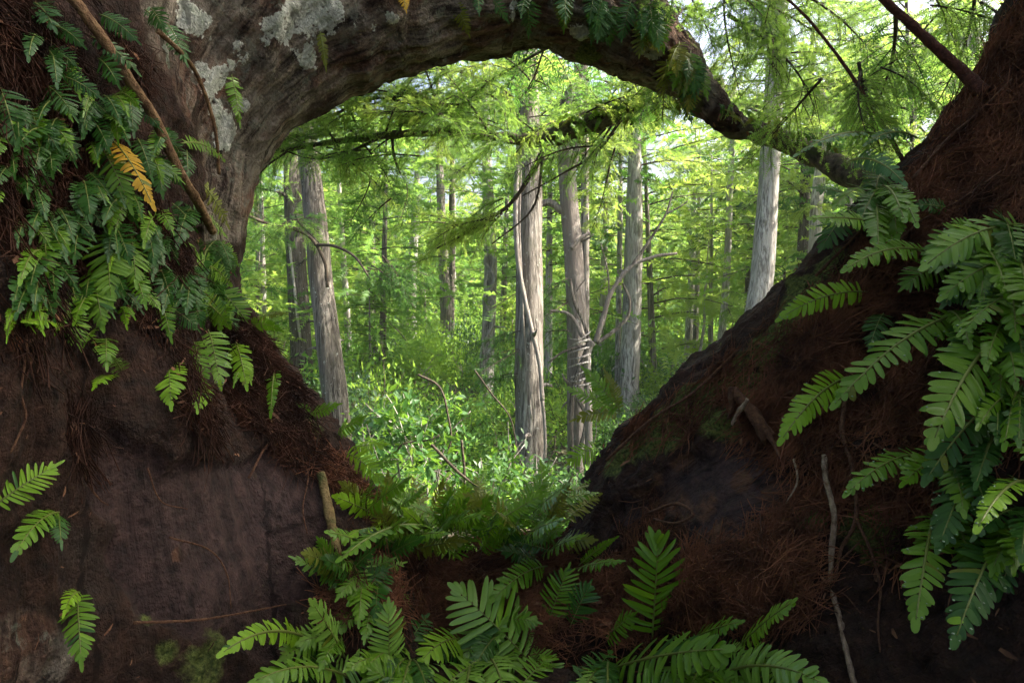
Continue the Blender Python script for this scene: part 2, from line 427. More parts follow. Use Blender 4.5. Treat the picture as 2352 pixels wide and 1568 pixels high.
PEEL = mask([(250, 1030, 60), (260, 1120, 80), (350, 1250, 90), (400, 1300, 90), (700, 1200, 60), (690, 1310, 70), (610, 1420, 70), (480, 1400, 70), (1700, 1120, 70), (1820, 1130, 40), (2120, 640, 60), (2240, 380, 60), (330, 1080, 90), (430, 1130, 130), (560, 1180, 130), (640, 1250, 110), (500, 1290, 130), (560, 1360, 100), (650, 1120, 80), (300, 1150, 60), (760, 1150, 50), (420, 1360, 60),
             (1660, 1060, 90), (1560, 1120, 90), (1480, 1190, 80), (1720, 1010, 55), (1640, 1190, 90), (1560, 1210, 70), (1760, 1180, 50)], .5, .55, 5, 3)
LICH = mask([(430, 45, 35), (405, 85, 27), (400, 125, 23), (450, 60, 25), (700, 25, 52), (650, 45, 32), (740, 15, 34), (610, 58, 18), (565, 130, 20), (545, 105, 13), (700, 125, 22), (505, 180, 22), (495, 215, 25), (512, 255, 28),
             (522, 300, 25), (520, 330, 17), (560, 245, 18), (530, 150, 15), (470, 160, 18), (850, 60, 13), (900, 40, 13), (1185, 14, 15), (815, 55, 11), (1500, 110, 20), (1480, 95, 11), (1330, 70, 17), (1560, 200, 13), (490, 90, 10), (600, 95, 9)], .7, .75, 16, 5)
MOSS = mask([(1660, 870, 50), (1740, 800, 50), (1820, 720, 50), (1600, 930, 50), (1540, 1000, 45), (1700, 880, 50), (1780, 800, 40), (1480, 1010, 45), (1400, 1050, 40), (1440, 1010, 36), (1500, 960, 36), (1560, 920, 40), (1620, 900, 44), (1700, 830, 40), (1780, 760, 36), (1850, 660, 50), (1900, 600, 45), (1640, 960, 50), (345, 1420, 30), (380, 1490, 36),
             (2000, 1220, 60), (1850, 1180, 40), (480, 1520, 80), (700, 1000, 40), (1350, 130, 30)], .8, .4, 8, 8)
GREY = mask([(560, 330, 180), (640, 180, 200), (800, 80, 200), (1000, 40, 200), (1200, 20, 200), (1400, 80, 180), (1550, 180, 140), (500, 430, 110), (450, 200, 130), (440, 60, 160), (560, 40, 160),
              (60, 1520, 130)], .5, .3, 5, 11)
FIBR = mask([(1450, 1000, 60), (1560, 940, 60), (1680, 860, 60), (1780, 790, 70), (1880, 720, 80), (1900, 850, 90), (2000, 650, 110), (2100, 520, 110), (2200, 420, 140), (2280, 260, 120), (2300, 150, 120), (1750, 930, 70), (1850, 980, 90), (1900, 1100, 90),
              (2050, 900, 120), (1750, 1300, 110), (1600, 1320, 90), (1000, 1300, 160), (1200, 1330, 160), (850, 1350, 100), (1450, 1320, 120), (900, 1230, 60), (1150, 1260, 140), (600, 950, 70), (680, 1020, 60), (450, 940, 60), (170, 1020, 50),
              (760, 1080, 60), (620, 880, 60), (80, 640, 110), (40, 780, 70), (350, 740, 60), (830, 1130, 50), (560, 800, 60), (2080, 1150, 120), (2200, 900, 160), (1800, 1230, 80), (60, 100, 150), (180, 300, 130), (60, 400, 150), (240, 480, 120), (120, 550, 130), (330, 560, 100), (380, 650, 100), (300, 120, 60)], .6, .35, 7, 14)
best = np.full(n, 1e9); GCO = np.zeros((n, 3))
for ci, W in enumerate(CHAINS):
    s0 = ci * 3.7
    for (p0, ra), (p1, rb) in zip(W[:-1], W[1:]):
        ab = p1 - p0; L = np.linalg.norm(ab); t = np.clip((V - p0) @ ab / L ** 2, 0, 1); ax = p0 + t[:, None] * ab
        d = np.linalg.norm(V - ax, axis=1) - (ra + t * (rb - ra)); m_ = d < best
        best[m_] = d[m_]; GCO[m_] = (V - ax)[m_] + ((s0 + t * L) * .10)[m_, None] * np.array((.58, .58, .58)); s0 += L
RUST = mask([(1540, 1170, 60), (1480, 1180, 40), (1600, 1150, 40), (1560, 1050, 30), (1690, 1090, 30), (1460, 1090, 40), (420, 1270, 16), (1770, 1120, 50), (1640, 1210, 40)], .7, .4, 8, 41)
ru = 1 - .85 * PEEL
crack = np.abs(fbm(GCO * 15, 2, 31)); ridge = fbm(GCO * 26, 2, 33)
V2 = V + NO * (.020 * fbm(V * 3.2, 2, 20) + ru * (.016 * fbm(V * np.array((9, 9, 7)), 3, 21) + .005 * fbm(V * 38, 2, 22) - .012 * np.clip(1 - crack * 4, 0, 1) + .006 * ridge) - .022 * sstep(.35, .65, PEEL) + .006 * LICH + .004 * PEEL * ridge)[:, None]
OME.vertices.foreach_set('co', V2.astype(np.float32).ravel())
for nm, a in (('peel', PEEL), ('lichen', LICH), ('moss', MOSS), ('grey', GREY), ('fibre', FIBR), ('rust', RUST)):
    OME.attributes.new(nm, 'FLOAT', 'POINT').data.foreach_set('value', a.astype(np.float32))
OME.polygons.foreach_set('use_smooth', np.ones(len(OME.polygons), bool)); OME.update()
# split the mesh at x = 1 and at the limb into the parts that look different: left trunk with limb, right trunk, saddle roots
HT = thing('hollow_tree', (0, 1.9, 4.2), 'massive dark reddish old tree whose trunks, arching limb and roots frame the view', 'tree')
LOC = np.array((0, 1.9, 4.2))
nf = len(OME.polygons); FQ = np.empty(nf * 4, np.int32); OME.polygons.foreach_get('vertices', FQ); FQ = FQ.reshape(-1, 4)
fc = V2[FQ].mean(1); q = fc - CAM; dd = np.maximum(q @ FWD, .05); fx = 1176 + FPX * (q @ RGT) / dd; fy = 784 - FPX * (q @ UPV) / dd
ln = fc[:, 0] + .06 * fbm(fc * 3, 2, 3)
pid = np.where(ln < -.52, 0, np.where(ln > .42, 1, 2))
zt = fc[:, 2]
pid = np.where((pid == 2) & (zt > 5.9), 3, pid)
pid = np.where((pid == 1) & (fc[:, 0] < .9) & (zt > 6.05), 3, pid)
pid = np.where((pid == 0) & (zt > 6.28) & (ln > -.95), 3, pid)
for k, (nm, lab) in enumerate((('trunk', 'left trunk with peeled smooth purple-brown wood at its foot'), ('leaning_trunk', 'right trunk leaning across, matted with red root fibres'),
                               ('root', 'low roots with red fibre between the two trunks'), ('limb', 'thick grey limb arching over the opening, with white lichen'))):
    f = FQ[pid == k]; u, inv = np.unique(f, return_inverse=True)
    me = mesh_np(nm, V2[u] - LOC, inv.reshape(-1, 4), OLD)
    for an, a in (('peel', PEEL), ('lichen', LICH), ('moss', MOSS), ('grey', GREY), ('fibre', FIBR), ('rust', RUST)):
        me.attributes.new(an, 'FLOAT', 'POINT').data.foreach_set('value', a[u].astype(np.float32))
    me.attributes.new('gco', 'FLOAT_VECTOR', 'POINT').data.foreach_set('vector', GCO[u].astype(np.float32).ravel())
    # keep the shading continuous across the part borders
    obj(nm, me, HT, None, lab)

# matted root fibres, many thousand thin strands lying on the bark
def strands(name, m_, num, dirf, lab, lmin=.04, lmax=.16, rad=.0008, parent=HT, loc=LOC, mat=FIBRE, seed=1, off=.006):
    rg = np.random.default_rng(seed)
    vis = (((V2 - CAM) @ FWD) > .3) & (np.einsum('ij,ij->i', NO, CAM - V2) > -.15 * np.linalg.norm(CAM - V2, axis=1))
    pr = m_ * vis; pr = pr / pr.sum()
    I = rg.choice(n, num, p=pr)
    p = V2[I]; nn = NO[I]
    d = dirf(p, rg) + rg.normal(0, .55, (num, 3)); d -= nn * np.einsum('ij,ij->i', d, nn)[:, None]; d /= np.linalg.norm(d, axis=1)[:, None] + 1e-9
    side = np.cross(nn, d); L = rg.uniform(lmin, lmax, num); cv = rg.normal(0, .9, num); lift = rg.uniform(.1, 1, num) ** 2
    S = 4; t = np.linspace(-.5, .5, S)
    c = p[:, None] + d[:, None] * (t[None, :, None] * L[:, None, None]) + side[:, None] * ((t ** 2)[None, :, None] * (L * cv)[:, None, None]) \
        + nn[:, None] * (off * (.4 + 1.8 * lift)[:, None, None] + ((t[None] + .5) ** 2 * (lift * L * .22)[:, None])[..., None]) + rg.normal(0, .0022, (num, S, 3))
    r = rad * rg.uniform(.6, 1.9, num)
    ang = np.array((0, 2.094, 4.189))
    ring = np.cos(ang)[None, None, :, None] * side[:, None, None] + np.sin(ang)[None, None, :, None] * nn[:, None, None]
    VV = (c[:, :, None] + ring * r[:, None, None, None]).reshape(-1, 3)
    base = (np.arange(num) * S * 3)[:, None, None] + (np.arange(S - 1) * 3)[None, :, None]; j = np.arange(3)[None, None]; k = (j + 1) % 3
    Q = np.stack([base + j, base + k, base + 3 + k, base + 3 + j], -1).reshape(-1, 4)
    obj(name, mesh_np(name, VV - loc, Q, mat), parent, None, lab, kind='stuff')
def dir_right(p, rg): return np.where((p[:, :1] > .35), np.array([[.75, -.1, .65]]), np.array([[.9, 0, -.1]]))
def dir_left(p, rg): return np.array([[.25, 0, -1.0]]) + 0 * p
rightm = FIBR * (V2[:, 0] > -.5) * (1 - .85 * np.clip(MOSS * 1.5, 0, 1)); leftm = FIBR * (V2[:, 0] <= -.5)
strands('root_fibres', rightm, 21000, dir_right, 'matted rusty root fibres on the leaning trunk and roots', seed=1)
strands('root_fibres', leftm, 6500, dir_left, 'matted dark red root fibres on the left trunk', mat=FIBRD, seed=2)

LITTER = simple_bark('bark_litter', (.035, .015, .009), (.24, .115, .058), 14)
def flakes(m_, num, lab, seed):
    rg = np.random.default_rng(seed); pr = m_ * (((V2 - CAM) @ FWD) > .3); pr = pr / pr.sum(); I = rg.choice(n, num, p=pr); p = V2[I]; nn = NO[I]
    d = rg.normal(0, 1, (num, 3)); d -= nn * np.einsum('ij,ij->i', d, nn)[:, None] * .8; d /= np.linalg.norm(d, axis=1)[:, None]; s = np.cross(nn, d); s /= np.linalg.norm(s, axis=1)[:, None] + 1e-9
    L = (.003 + .014 * rg.random(num) ** 2.5)[:, None]; w = L * rg.uniform(.10, .38, num)[:, None]; c = p + nn * rg.uniform(.004, .014, num)[:, None]; up = nn * L * rg.uniform(.05, .35, num)[:, None]
    VV = np.stack([c - d * L - s * w * .6, c - d * L * .9 + s * w * .7, c - s * w + up, c + s * w + up, c + d * L - s * w * .5, c + d * L * 1.1 + s * w * .4], 1).reshape(-1, 3)
    k = np.arange(num)[:, None] * 6; Q = np.vstack([k + np.array((0, 1, 3, 2)), k + np.array((2, 3, 5, 4))])
    obj('bark_litter', mesh_np('bark_litter', VV - LOC, Q, LITTER, False), HT, None, lab, kind='stuff')
flakes(rightm + .15 * (V2[:, 0] > .3) * (1 - PEEL), 3800, 'brown bark flakes and litter caught on the leaning trunk', 61)
flakes(leftm + .12 * (V2[:, 0] < -.4) * (1 - PEEL) * (V2[:, 2] < 5.6), 1800, 'dark bark flakes and litter caught on the left trunk', 62)

# ------------------------------------------------------------------ thin roots, stems and sticks on the old tree
def surf_path(pts, off=.012):
    out = []
    last = 1.8
    for p in pts:
        h = hit(p[0], p[1])
        if h is None: out.append(P(p[0], p[1], last))
        else:
            last = h[2]; out.append(h[0] + h[1] * (off + (p[2] if len(p) > 2 else 0)))
    return np.array(out)
def surf_tube(name, pts, r0, r1, mat, off=.012, parent=HT, label=None, sides=7):
    c = surf_path(pts, off); d = np.mean([project(x)[2] for x in c])
    V_, F_ = tube(c, [r0 * d / FPX, r1 * d / FPX], len(c) * 6, sides, .22, 0, len(pts) + int(pts[0][0]))
    return obj(name, mesh_np(name, V_ - LOC, F_, mat), parent, None, label)
for k, (pts, r0, r1, mt) in enumerate([
    ([(1900, 1050), (1905, 1110), (1922, 1180), (1916, 1260), (1914, 1340), (1938, 1430), (1955, 1510), (1975, 1590)], 6.5, 6.5, ROOTP),
    ([(1948, 930), (1942, 1000), (1965, 1080), (1972, 1190), (1938, 1260), (1922, 1340)], 6, 3.5, ROOTM),
    ([(1972, 1190), (2008, 1270), (2030, 1350), (2025, 1430), (2030, 1500)], 4, 2, ROOTM),
    ([(1650, 1290), (1720, 1285), (1800, 1325), (1880, 1370)], 2.5, 1.6, ROOTM),
    ([(1640, 1340), (1700, 1375), (1760, 1400)], 2.6, 1.4, ROOTM),
    ([(1790, 1400), (1860, 1330), (1930, 1290), (1980, 1245)], 3, 1.8, ROOTM),
    ([(1750, 1180), (1755, 1260), (1752, 1340)], 2.2, 1.3, ROOTM),
    ([(1600, 1220), (1660, 1250), (1740, 1185)], 2, 1.2, ROOTM),
    ([(1830, 1060), (1838, 1110), (1810, 1160)], 3, 1.5, ROOTP),
    ([(1780, 1400), (1860, 1415), (1930, 1360), (1985, 1410)], 2.2, 1.3, ROOTM),
    ([(330, 1075), (360, 1150), (420, 1170)], 2, 1.2, ROOTM),
    ([(175, 1040), (185, 1100), (215, 1145), (240, 1160)], 3, 1.5, ROOTM),
    ([(300, 1430), (440, 1425), (540, 1410), (650, 1390)], 3.2, 2.0, ROOTM),
    ([(380, 1235), (470, 1265), (510, 1320), (520, 1400)], 2.4, 1.3, ROOTM),
    ([(560, 1100), (620, 1015), (690, 1035), (740, 1070)], 2.5, 1.6, ROOTM),
    ([(650, 1010), (700, 1085), (690, 1170), (700, 1230)], 2.0, 1.3, ROOTM),
    ([(270, 680), (310, 700), (345, 725)], 5, 4, ROOTM),
    ([(35, 700), (42, 800), (30, 900), (40, 960), (5, 1040)], 3.5, 2.5, ROOTM),
    ([(345, 720), (350, 790), (345, 850)], 3, 2, ROOTM),
    ([(1000, 1300), (1060, 1290), (1110, 1320), (1180, 1310)], 3, 2, ROOTM),
    ([(900, 1330), (960, 1300), (1000, 1270), (1040, 1250)], 2.5, 2, ROOTM),
    ([(1880, 640), (1960, 560), (2050, 480)], 3.5, 2.5, ROOTM),
    ([(2030, 600), (2110, 520), (2200, 470), (2300, 400)], 3, 2, ROOTM),
    ([(1400, 1060), (1500, 970), (1600, 905), (1700, 810)], 4, 3, ROOTM),
    ([(2100, 420), (2180, 330), (2260, 260), (2330, 190)], 4, 3, ROOTM),
    ([(2170, 760), (2120, 900), (2110, 1010), (2080, 1130)], 4, 2.5, ROOTM),
    ([(1500, 1180), (1560, 1160), (1600, 1185), (1560, 1205), (1510, 1195)], 4, 3, ROOTM)]):
    surf_tube('thin_root', pts, r0, r1, mt)
def stray(name, pts, r0, r1, mat, label, cat, off=.03, sides=8):
    c = surf_path(pts, off); d = np.mean([project(x)[2] for x in c])
    V_, F_ = tube(c, [r0 * d / FPX, r1 * d / FPX], len(c) * 7, sides, .16, 0, 3)
    return obj(name, mesh_np(name, V_ - c[0], F_, mat), None, c[0], label, cat)
stray('dead_stem', [(145, 10), (210, 95), (275, 195), (330, 280), (375, 380), (420, 460), (458, 530)], 11, 11, STEM, 'thick dry brown stem slanting down the ferny left trunk', 'stem')
stray('dead_stem', [(345, 80), (400, 130), (440, 185), (475, 290), (487, 400)], 5.5, 4, STEM, 'thin dry brown stem beside the white lichen on the left trunk', 'stem', .02)
stray('stick', [(726, 1095), (738, 1150), (752, 1220), (766, 1295)], 10, 12, STICK, 'pale tan stick standing against the peeled wood of the left trunk', 'stick', .02)
stray('stick', [(505, 720), (560, 780), (610, 840), (655, 895)], 9, 8, STICK, 'brown stick along the edge of the left trunk below the ferns', 'stick', .01)
# broken stub with split bark on the leaning trunk
bs = thing('broken_branch', hit(1720, 950)[0], 'broken brown branch stub with split bark lying on the leaning trunk', 'branch')
bl = np.array(bs.location)
for nm, pts, r0, r1, mt in (('stub', [(1700, 905, .03), (1730, 945, .02), (1770, 1005, -.005)], 9, 15, ROOTM), ('bark_strip', [(1700, 900, .035), (1690, 930, .02), (1676, 962, .0)], 9, 4, ROOTM),
                            ('splinter', [(1738, 930, .05), (1715, 955, .04), (1695, 985, .03)], 5, 3, ROOTP), ('splinter', [(1770, 1000, .02), (1785, 1030, .01), (1800, 1060, .01)], 6, 2, ROOTM)):
    c = surf_path(pts, .002); V_, F_ = tube(c, [r0 * 2 / FPX, r1 * 2 / FPX], 22, 9, .45, .12, 5)
    obj(nm, mesh_np(nm, V_ - bl, F_, mt), bs)

# ------------------------------------------------------------------ fern fronds
def drop_geo():
    t = (1 + 5 ** .5) / 2
    v = np.array([(-1, t, 0), (1, t, 0), (-1, -t, 0), (1, -t, 0), (0, -1, t), (0, 1, t), (0, -1, -t), (0, 1, -t), (t, 0, -1), (t, 0, 1), (-t, 0, -1), (-t, 0, 1)]) / math.hypot(1, t)
    f = np.array([(0, 11, 5), (0, 5, 1), (0, 1, 7), (0, 7, 10), (0, 10, 11), (1, 5, 9), (5, 11, 4), (11, 10, 2), (10, 7, 6), (7, 1, 8), (3, 9, 4), (3, 4, 2), (3, 2, 6), (3, 6, 8), (3, 8, 9), (4, 9, 5), (2, 4, 11), (6, 2, 10), (8, 6, 7), (9, 8, 1)])
    return v, f
DV, DF = drop_geo()
_m = M('water_drop'); _p = _m.N('BsdfPrincipled', Base__Color=(.22, .32, .16), Roughness=.05); _p.inputs['Specular IOR Level'].default_value = 1.0; _p.inputs['Coat Weight'].default_value = 1.0
DROP = _m.done(_p.outputs[0])
PST = np.array((0, .10, .38, .70, .90, 1.0)); PHW = np.array((.30, .44, .50, .46, .31, .0))
def pinna_template(droop, curl, bend):
    vs, q, t = [], [], []
    for l, h in zip(PST[:-1], PHW[:-1]):
        z = -droop * l * l
        for sgn in (-1, 0, 1):
            vs.append((l, sgn * h + bend * l * l, z + (curl * h if sgn else 0)))
    vs.append((1, bend, -droop))
    for i in range(4):
        a = 3 * i
        q += [(a, a + 3, a + 4, a + 1), (a + 1, a + 4, a + 5, a + 2)]
    t = [(12, 15, 13), (13, 15, 14)]
    return np.array(vs), np.array(q), np.array(t)
PT = [pinna_template(dr, cu, be) for dr, cu, be in ((.10, .05, .10), (.22, .08, .16), (.02, .04, .05), (.32, .10, .22), (.14, -.03, .0))]
LEAFLET = {}
def leaflet_mesh(mat, k):
    if (mat, k) not in LEAFLET:
        v, q, t = PT[k]; LEAFLET[(mat, k)] = mesh_np('leaflet', v, [q, t], LEAF[mat])
    return LEAFLET[(mat, k)]
PROFX = np.array((0, .12, .3, .55, .75, .9, 1)); PROFY = np.array((.72, .93, 1, .88, .66, .38, .16))
def make_frond(parent, ploc, b, c, t, N0, W, npair, mat, hero=False, pet=.1, rg=random, fwd=.42, stiff=1.0, gap=.84, dead=False, drops=0):
    u = np.linspace(0, 1, 18)[:, None]
    C = (1 - u) ** 2 * b + 2 * u * (1 - u) * c + u ** 2 * t
    Lf = np.linalg.norm(np.diff(C, axis=0), axis=1).sum()
    r0 = min(.0045, max(.0012, .008 * Lf))
    V_, F_ = tube(C - ploc, [r0 * 1.2, r0, r0 * .4], 14, 5)
    # pinnae
    bl = np.linspace(0, 1, npair); tt = pet + (1 - pet - .01) * bl
    O_, D_, N_, L_, W_, K_ = [], [], [], [], [], []
    sp = Lf * (1 - pet) / npair
    for s in (-1, 1):
        for i in range(npair):
            x = min(.995, tt[i] + (rg.uniform(-.15, .15) + (.5 if s > 0 else 0) * .5) * (1 - pet) / npair)
            p = (1 - x) ** 2 * b + 2 * x * (1 - x) * c + x * x * t
            T = nrm(2 * (1 - x) * (c - b) + 2 * x * (t - c))
            S = nrm(np.cross(T, N0)); Nn = np.cross(S, T)
            a = fwd + .75 * bl[i] ** 3 + rg.gauss(0, .07) - (.25 if bl[i] < .1 else 0)
            dz = rg.gauss(-.06, .17) * stiff
            D = nrm(s * S * math.cos(a) + T * math.sin(a) + Nn * dz)
            L = .5 * W * np.interp(bl[i], PROFX, PROFY) / max(.45, math.cos(a) ** .7) * rg.uniform(.9, 1.08)
            if rg.random() < (.05 if not dead else .25): L *= rg.uniform(.3, .75)
            O_.append(p); D_.append(D); N_.append(Nn); L_.append(L); W_.append(min(sp * gap * rg.uniform(.86, 1.1), L * .62) * (-s)); K_.append(rg.randrange(5))
    # terminal leaflet
    T = nrm(t - c); S = nrm(np.cross(T, N0))
    O_.append(t - T * .01 * Lf); D_.append(T); N_.append(np.cross(S, T)); L_.append(.14 * W + .015); W_.append(sp * .9); K_.append(2)
    O_, D_, N_ = map(np.array, (O_, D_, N_)); L_ = np.array(L_); W_ = np.array(W_); K_ = np.array(K_)
    E_ = np.cross(N_, D_); E_ /= np.linalg.norm(E_, axis=1)[:, None]; N_ = np.cross(D_, E_)
    if hero:
        f = obj('frond', mesh_np('frond', V_, F_, RACH), parent)
        for i in range(len(O_)):
            o = bpy.data.objects.new('leaflet', leaflet_mesh(mat if rg.random() > .05 else rg.choice(('olive', 'bright', 'dark')), int(K_[i]))); col.objects.link(o); o.parent = f
            M4 = np.eye(4); M4[:3, 0] = D_[i] * L_[i]; M4[:3, 1] = E_[i] * W_[i]; M4[:3, 2] = N_[i] * L_[i]; M4[:3, 3] = O_[i] - ploc
            o.matrix_basis = Matrix(M4.tolist())
        if drops:
            ps = []
            for i in rg.sample(range(len(O_)), min(drops, len(O_))):
                u_ = rg.uniform(.55, .98); c_ = O_[i] + D_[i] * L_[i] * u_ + E_[i] * abs(W_[i]) * rg.uniform(-.3, .3) - N_[i] * L_[i] * .12 * u_ * u_ + N_[i] * .002
                ps.append((DV * rg.uniform(.0014, .0030) * np.array((1, 1, .7)) + c_ - ploc, [DF]))
            VV, FF = merge(ps); obj('water_drops', mesh_np('water_drops', VV, FF, DROP), f, kind='stuff')
        return f
    parts = [(V_, F_)]; nr = sum(len(f) for f in F_)
    for k in range(5):
        m = K_ == k
        if not m.any(): continue
        v, q, t3 = PT[k]
        X = O_[m][:, None] - ploc + v[None, :, :1] * (D_[m] * L_[m][:, None])[:, None] + v[None, :, 1:2] * (E_[m] * W_[m][:, None])[:, None] + v[None, :, 2:] * (N_[m] * L_[m][:, None])[:, None]
        cnt = m.sum(); off = (np.arange(cnt) * len(v))[:, None, None]
        parts.append((X.reshape(-1, 3), [(q[None] + off).reshape(-1, 4), (t3[None] + off).reshape(-1, 3)]))
    VV, FF = merge(parts)
    nq0 = len(F_[0]); nt0 = len(F_[1])
    mi = np.concatenate([np.zeros(nq0), np.ones(len(FF[0]) - nq0), np.zeros(nt0), np.ones(len(FF[1]) - nt0)])
    return obj('frond', mesh_np('frond', VV, FF, [RACH, LEAF[mat]], True, mi), parent)

def frond_px(parent, ploc, bx, by, tx, ty, w_, mat, hero=False, lift=.07, bd=None, rg=random, arch=.05, **kw):
    hb = hit(bx, by)
    if hb is None: db = bd or 1.9; b = P(bx, by, db)
    else: db = hb[2]; b = hb[0] + hb[1] * .004
    if bd is not None and hb is None: b = P(bx, by, bd); db = bd
    ht = hit(tx, ty)
    dt = (min(ht[2], db + .28) if ht else db) - lift
    t = P(tx, ty, dt)
    L = np.linalg.norm(t - b)
    up = np.array((0, 0, 1.0)); cd_ = nrm(CAM - b)
    c = (b + t) / 2 + cd_ * arch * L * 2.2 + up * (.16 * L if ty > by - 10 else .05 * L)
    down = ty > by
    N0 = nrm(cd_ * .85 + up * (.35 if down else .55) + np.array([rg.gauss(0, .22) for _ in range(3)]))
    dm = (db + dt) / 2
    npx = math.hypot(tx - bx, ty - by)
    W = w_ * dm / FPX * 1.08
    npair = int(max(10, min(28, 11.5 + 2.5 * L / W)))
    return make_frond(parent, ploc, b, c, t, N0, W, npair, mat, hero, rg=rg, **kw)
def fern(label, fr, cat='fern', group=None, rg=random, **kw):
    bx, by = fr[0][0], fr[0][1]
    h = hit(bx, by); loc = h[0] if h else P(bx, by, kw.get('bd') or 1.9)
    t = thing('fern', loc, label, cat, group)
    for f in fr:
        k = dict(kw); k.update(f[6] if len(f) > 6 else {})
        frond_px(t, np.array(loc), *f[:6], rg=rg, **k)
    return t
H = dict(hero=True)
# ferns on the left trunk
fern('large dark green fern frond hanging beside the yellow frond', [(219, 325, 296, 470, 76, 'fern', H)])
fern('yellow withered fern frond hanging on the left trunk', [(248, 318, 348, 466, 56, 'yellow', dict(hero=True, dead=True, lift=.16))])
fern('broad mid green fern with two overlapping hanging fronds, centre of the left trunk', [(240, 535, 254, 680, 98, 'fern', H), (205, 618, 234, 738, 84, 'fern', H)])
fern('dark broad fern frond hanging right of the broad overlapping pair', [(298, 540, 312, 642, 78, 'fern', H)])
fern('wet shiny fern frond high in the left margin ferns', [(98, 545, 107, 616, 72, 'fern'), (178, 530, 172, 588, 72, 'dark')])
fern('fern with fronds fanning to the right above the trunk edge', [(405, 550, 470, 608, 62, 'fern'), (441, 606, 528, 652, 56, 'fern'), (489, 660, 562, 731, 72, 'fern', H), (428, 683, 525, 748, 62, 'fern', H)])
fern('narrow bright fern frond hanging below the fanned ferns', [(360, 682, 391, 770, 48, 'fern', H)])
fern('two-frond fern low at the left margin, one frond pointing left', [(135, 700, 180, 783, 76, 'fern', H), (152, 752, 60, 738, 42, 'bright')])
fern('small fern alone below the two-frond fern', [(240, 775, 245, 834, 54, 'fern', H), (222, 762, 196, 785, 36, 'fern')])
fern('shiny wet fern clump hanging over the bare lower left trunk', [(474, 758, 504, 874, 80, 'pale', dict(hero=True, drops=30)), (440, 785, 468, 878, 58, 'fern', H), (466, 880, 455, 933, 62, 'bright', H), (384, 826, 392, 921, 72, 'bright', H)])
fern('narrow fern frond right of the shiny wet clump', [(538, 786, 565, 882, 52, 'bright', H)])
fern('tiny pale fern sprout on bare bark of the left trunk', [(280, 860, 262, 824, 42, 'pale'), (262, 868, 220, 884, 42, 'bright')])
fern('thin fern frond hanging at the edge of the left trunk near the gap', [(630, 846, 622, 948, 32, 'fern')])
fern('fern reaching over the gap from the left trunk edge', [(562, 752, 640, 756, 34, 'fern'), (575, 735, 650, 720, 30, 'olive')])
fern('fern at the lower left border beside the peeled wood', [(-25, 1165, 118, 1074, 84, 'bright', H)])
fern('drooping fern under the one at the lower left border', [(132, 1176, 38, 1266, 62, 'fern', H), (128, 1180, 140, 1240, 50, 'dark')])
fern('single dark fern hanging in the bottom left corner', [(172, 1362, 186, 1510, 74, 'fern', H), (178, 1360, 150, 1400, 40, 'bright')])
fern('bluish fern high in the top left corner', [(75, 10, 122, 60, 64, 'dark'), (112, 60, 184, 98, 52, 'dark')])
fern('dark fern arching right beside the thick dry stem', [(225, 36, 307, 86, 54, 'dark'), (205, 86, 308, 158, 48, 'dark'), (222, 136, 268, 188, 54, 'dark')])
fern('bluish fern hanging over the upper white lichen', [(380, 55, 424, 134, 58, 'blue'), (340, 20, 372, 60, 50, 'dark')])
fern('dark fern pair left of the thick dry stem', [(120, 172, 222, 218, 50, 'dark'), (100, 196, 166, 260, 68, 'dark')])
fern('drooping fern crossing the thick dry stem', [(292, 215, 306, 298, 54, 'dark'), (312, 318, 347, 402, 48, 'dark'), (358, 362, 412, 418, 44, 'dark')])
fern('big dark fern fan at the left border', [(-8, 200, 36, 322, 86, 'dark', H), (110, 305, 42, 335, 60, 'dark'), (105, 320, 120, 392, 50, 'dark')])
fern('narrow dark fern hanging along the long white lichen streak', [(530, 172, 550, 278, 38, 'fern')])
fern('small fern sprays below the lichen streak', [(412, 330, 512, 366, 36, 'fern'), (425, 345, 432, 400, 44, 'dark')])
fern('olive fern frond hanging where the limb narrows', [(460, 422, 522, 515, 44, 'olive'), (452, 492, 516, 538, 44, 'fern')])
fern('little olive fern on the grey bark of the limb', [(733, 72, 748, 152, 24, 'olive')])
fern('yellow-green fern frond hanging from the top of the limb', [(1042, 8, 1075, 74, 36, 'olive', H)])
fern('small yellow fern tip at the top border', [(922, -14, 932, 20, 26, 'yellow')])
fern('bluish fern tip hanging from the limb crest', [(1118, -10, 1162, 42, 34, 'blue'), (1095, -14, 1100, 26, 28, 'blue')])
# ferns on the right
fern('bluish wet fern reaching left over the end of the thin branch', [(2045, 318, 1832, 354, 38, 'blue', dict(hero=True, drops=16, lift=.2)), (2105, 316, 1990, 330, 30, 'blue', dict(lift=.15))])
fern('arched wet fern frond on the upper edge of the leaning trunk', [(1948, 372, 2074, 418, 50, 'blue', dict(lift=.16)), (2030, 372, 2006, 470, 76, 'dark', dict(hero=True, drops=16, lift=.1))])
fern('small pale fern on the edge of the leaning trunk', [(1985, 462, 1872, 432, 42, 'blue', dict(lift=.14))])
fern('pale wet fern below the small one on the leaning trunk edge', [(2040, 520, 1866, 502, 52, 'pale', dict(hero=True, drops=16, lift=.2)), (2085, 535, 2010, 505, 36, 'blue')])
fern('large wet fern spreading left from the right border, upper one', [(2360, 520, 2130, 606, 96, 'pale', dict(hero=True, drops=16, lift=.22)), (2140, 584, 1945, 616, 62, 'fern', dict(hero=True, drops=16, lift=.3)), (2180, 480, 2110, 470, 40, 'dark')])
fern('shaded fern frond under the upper large wet fern', [(2370, 590, 2172, 675, 96, 'fern', dict(hero=True, drops=16, lift=.2))])
fern('bright green fern frond reaching far left over the fibrous trunk', [(1996, 672, 1798, 727, 66, 'bright', dict(hero=True, drops=16, lift=.22))])
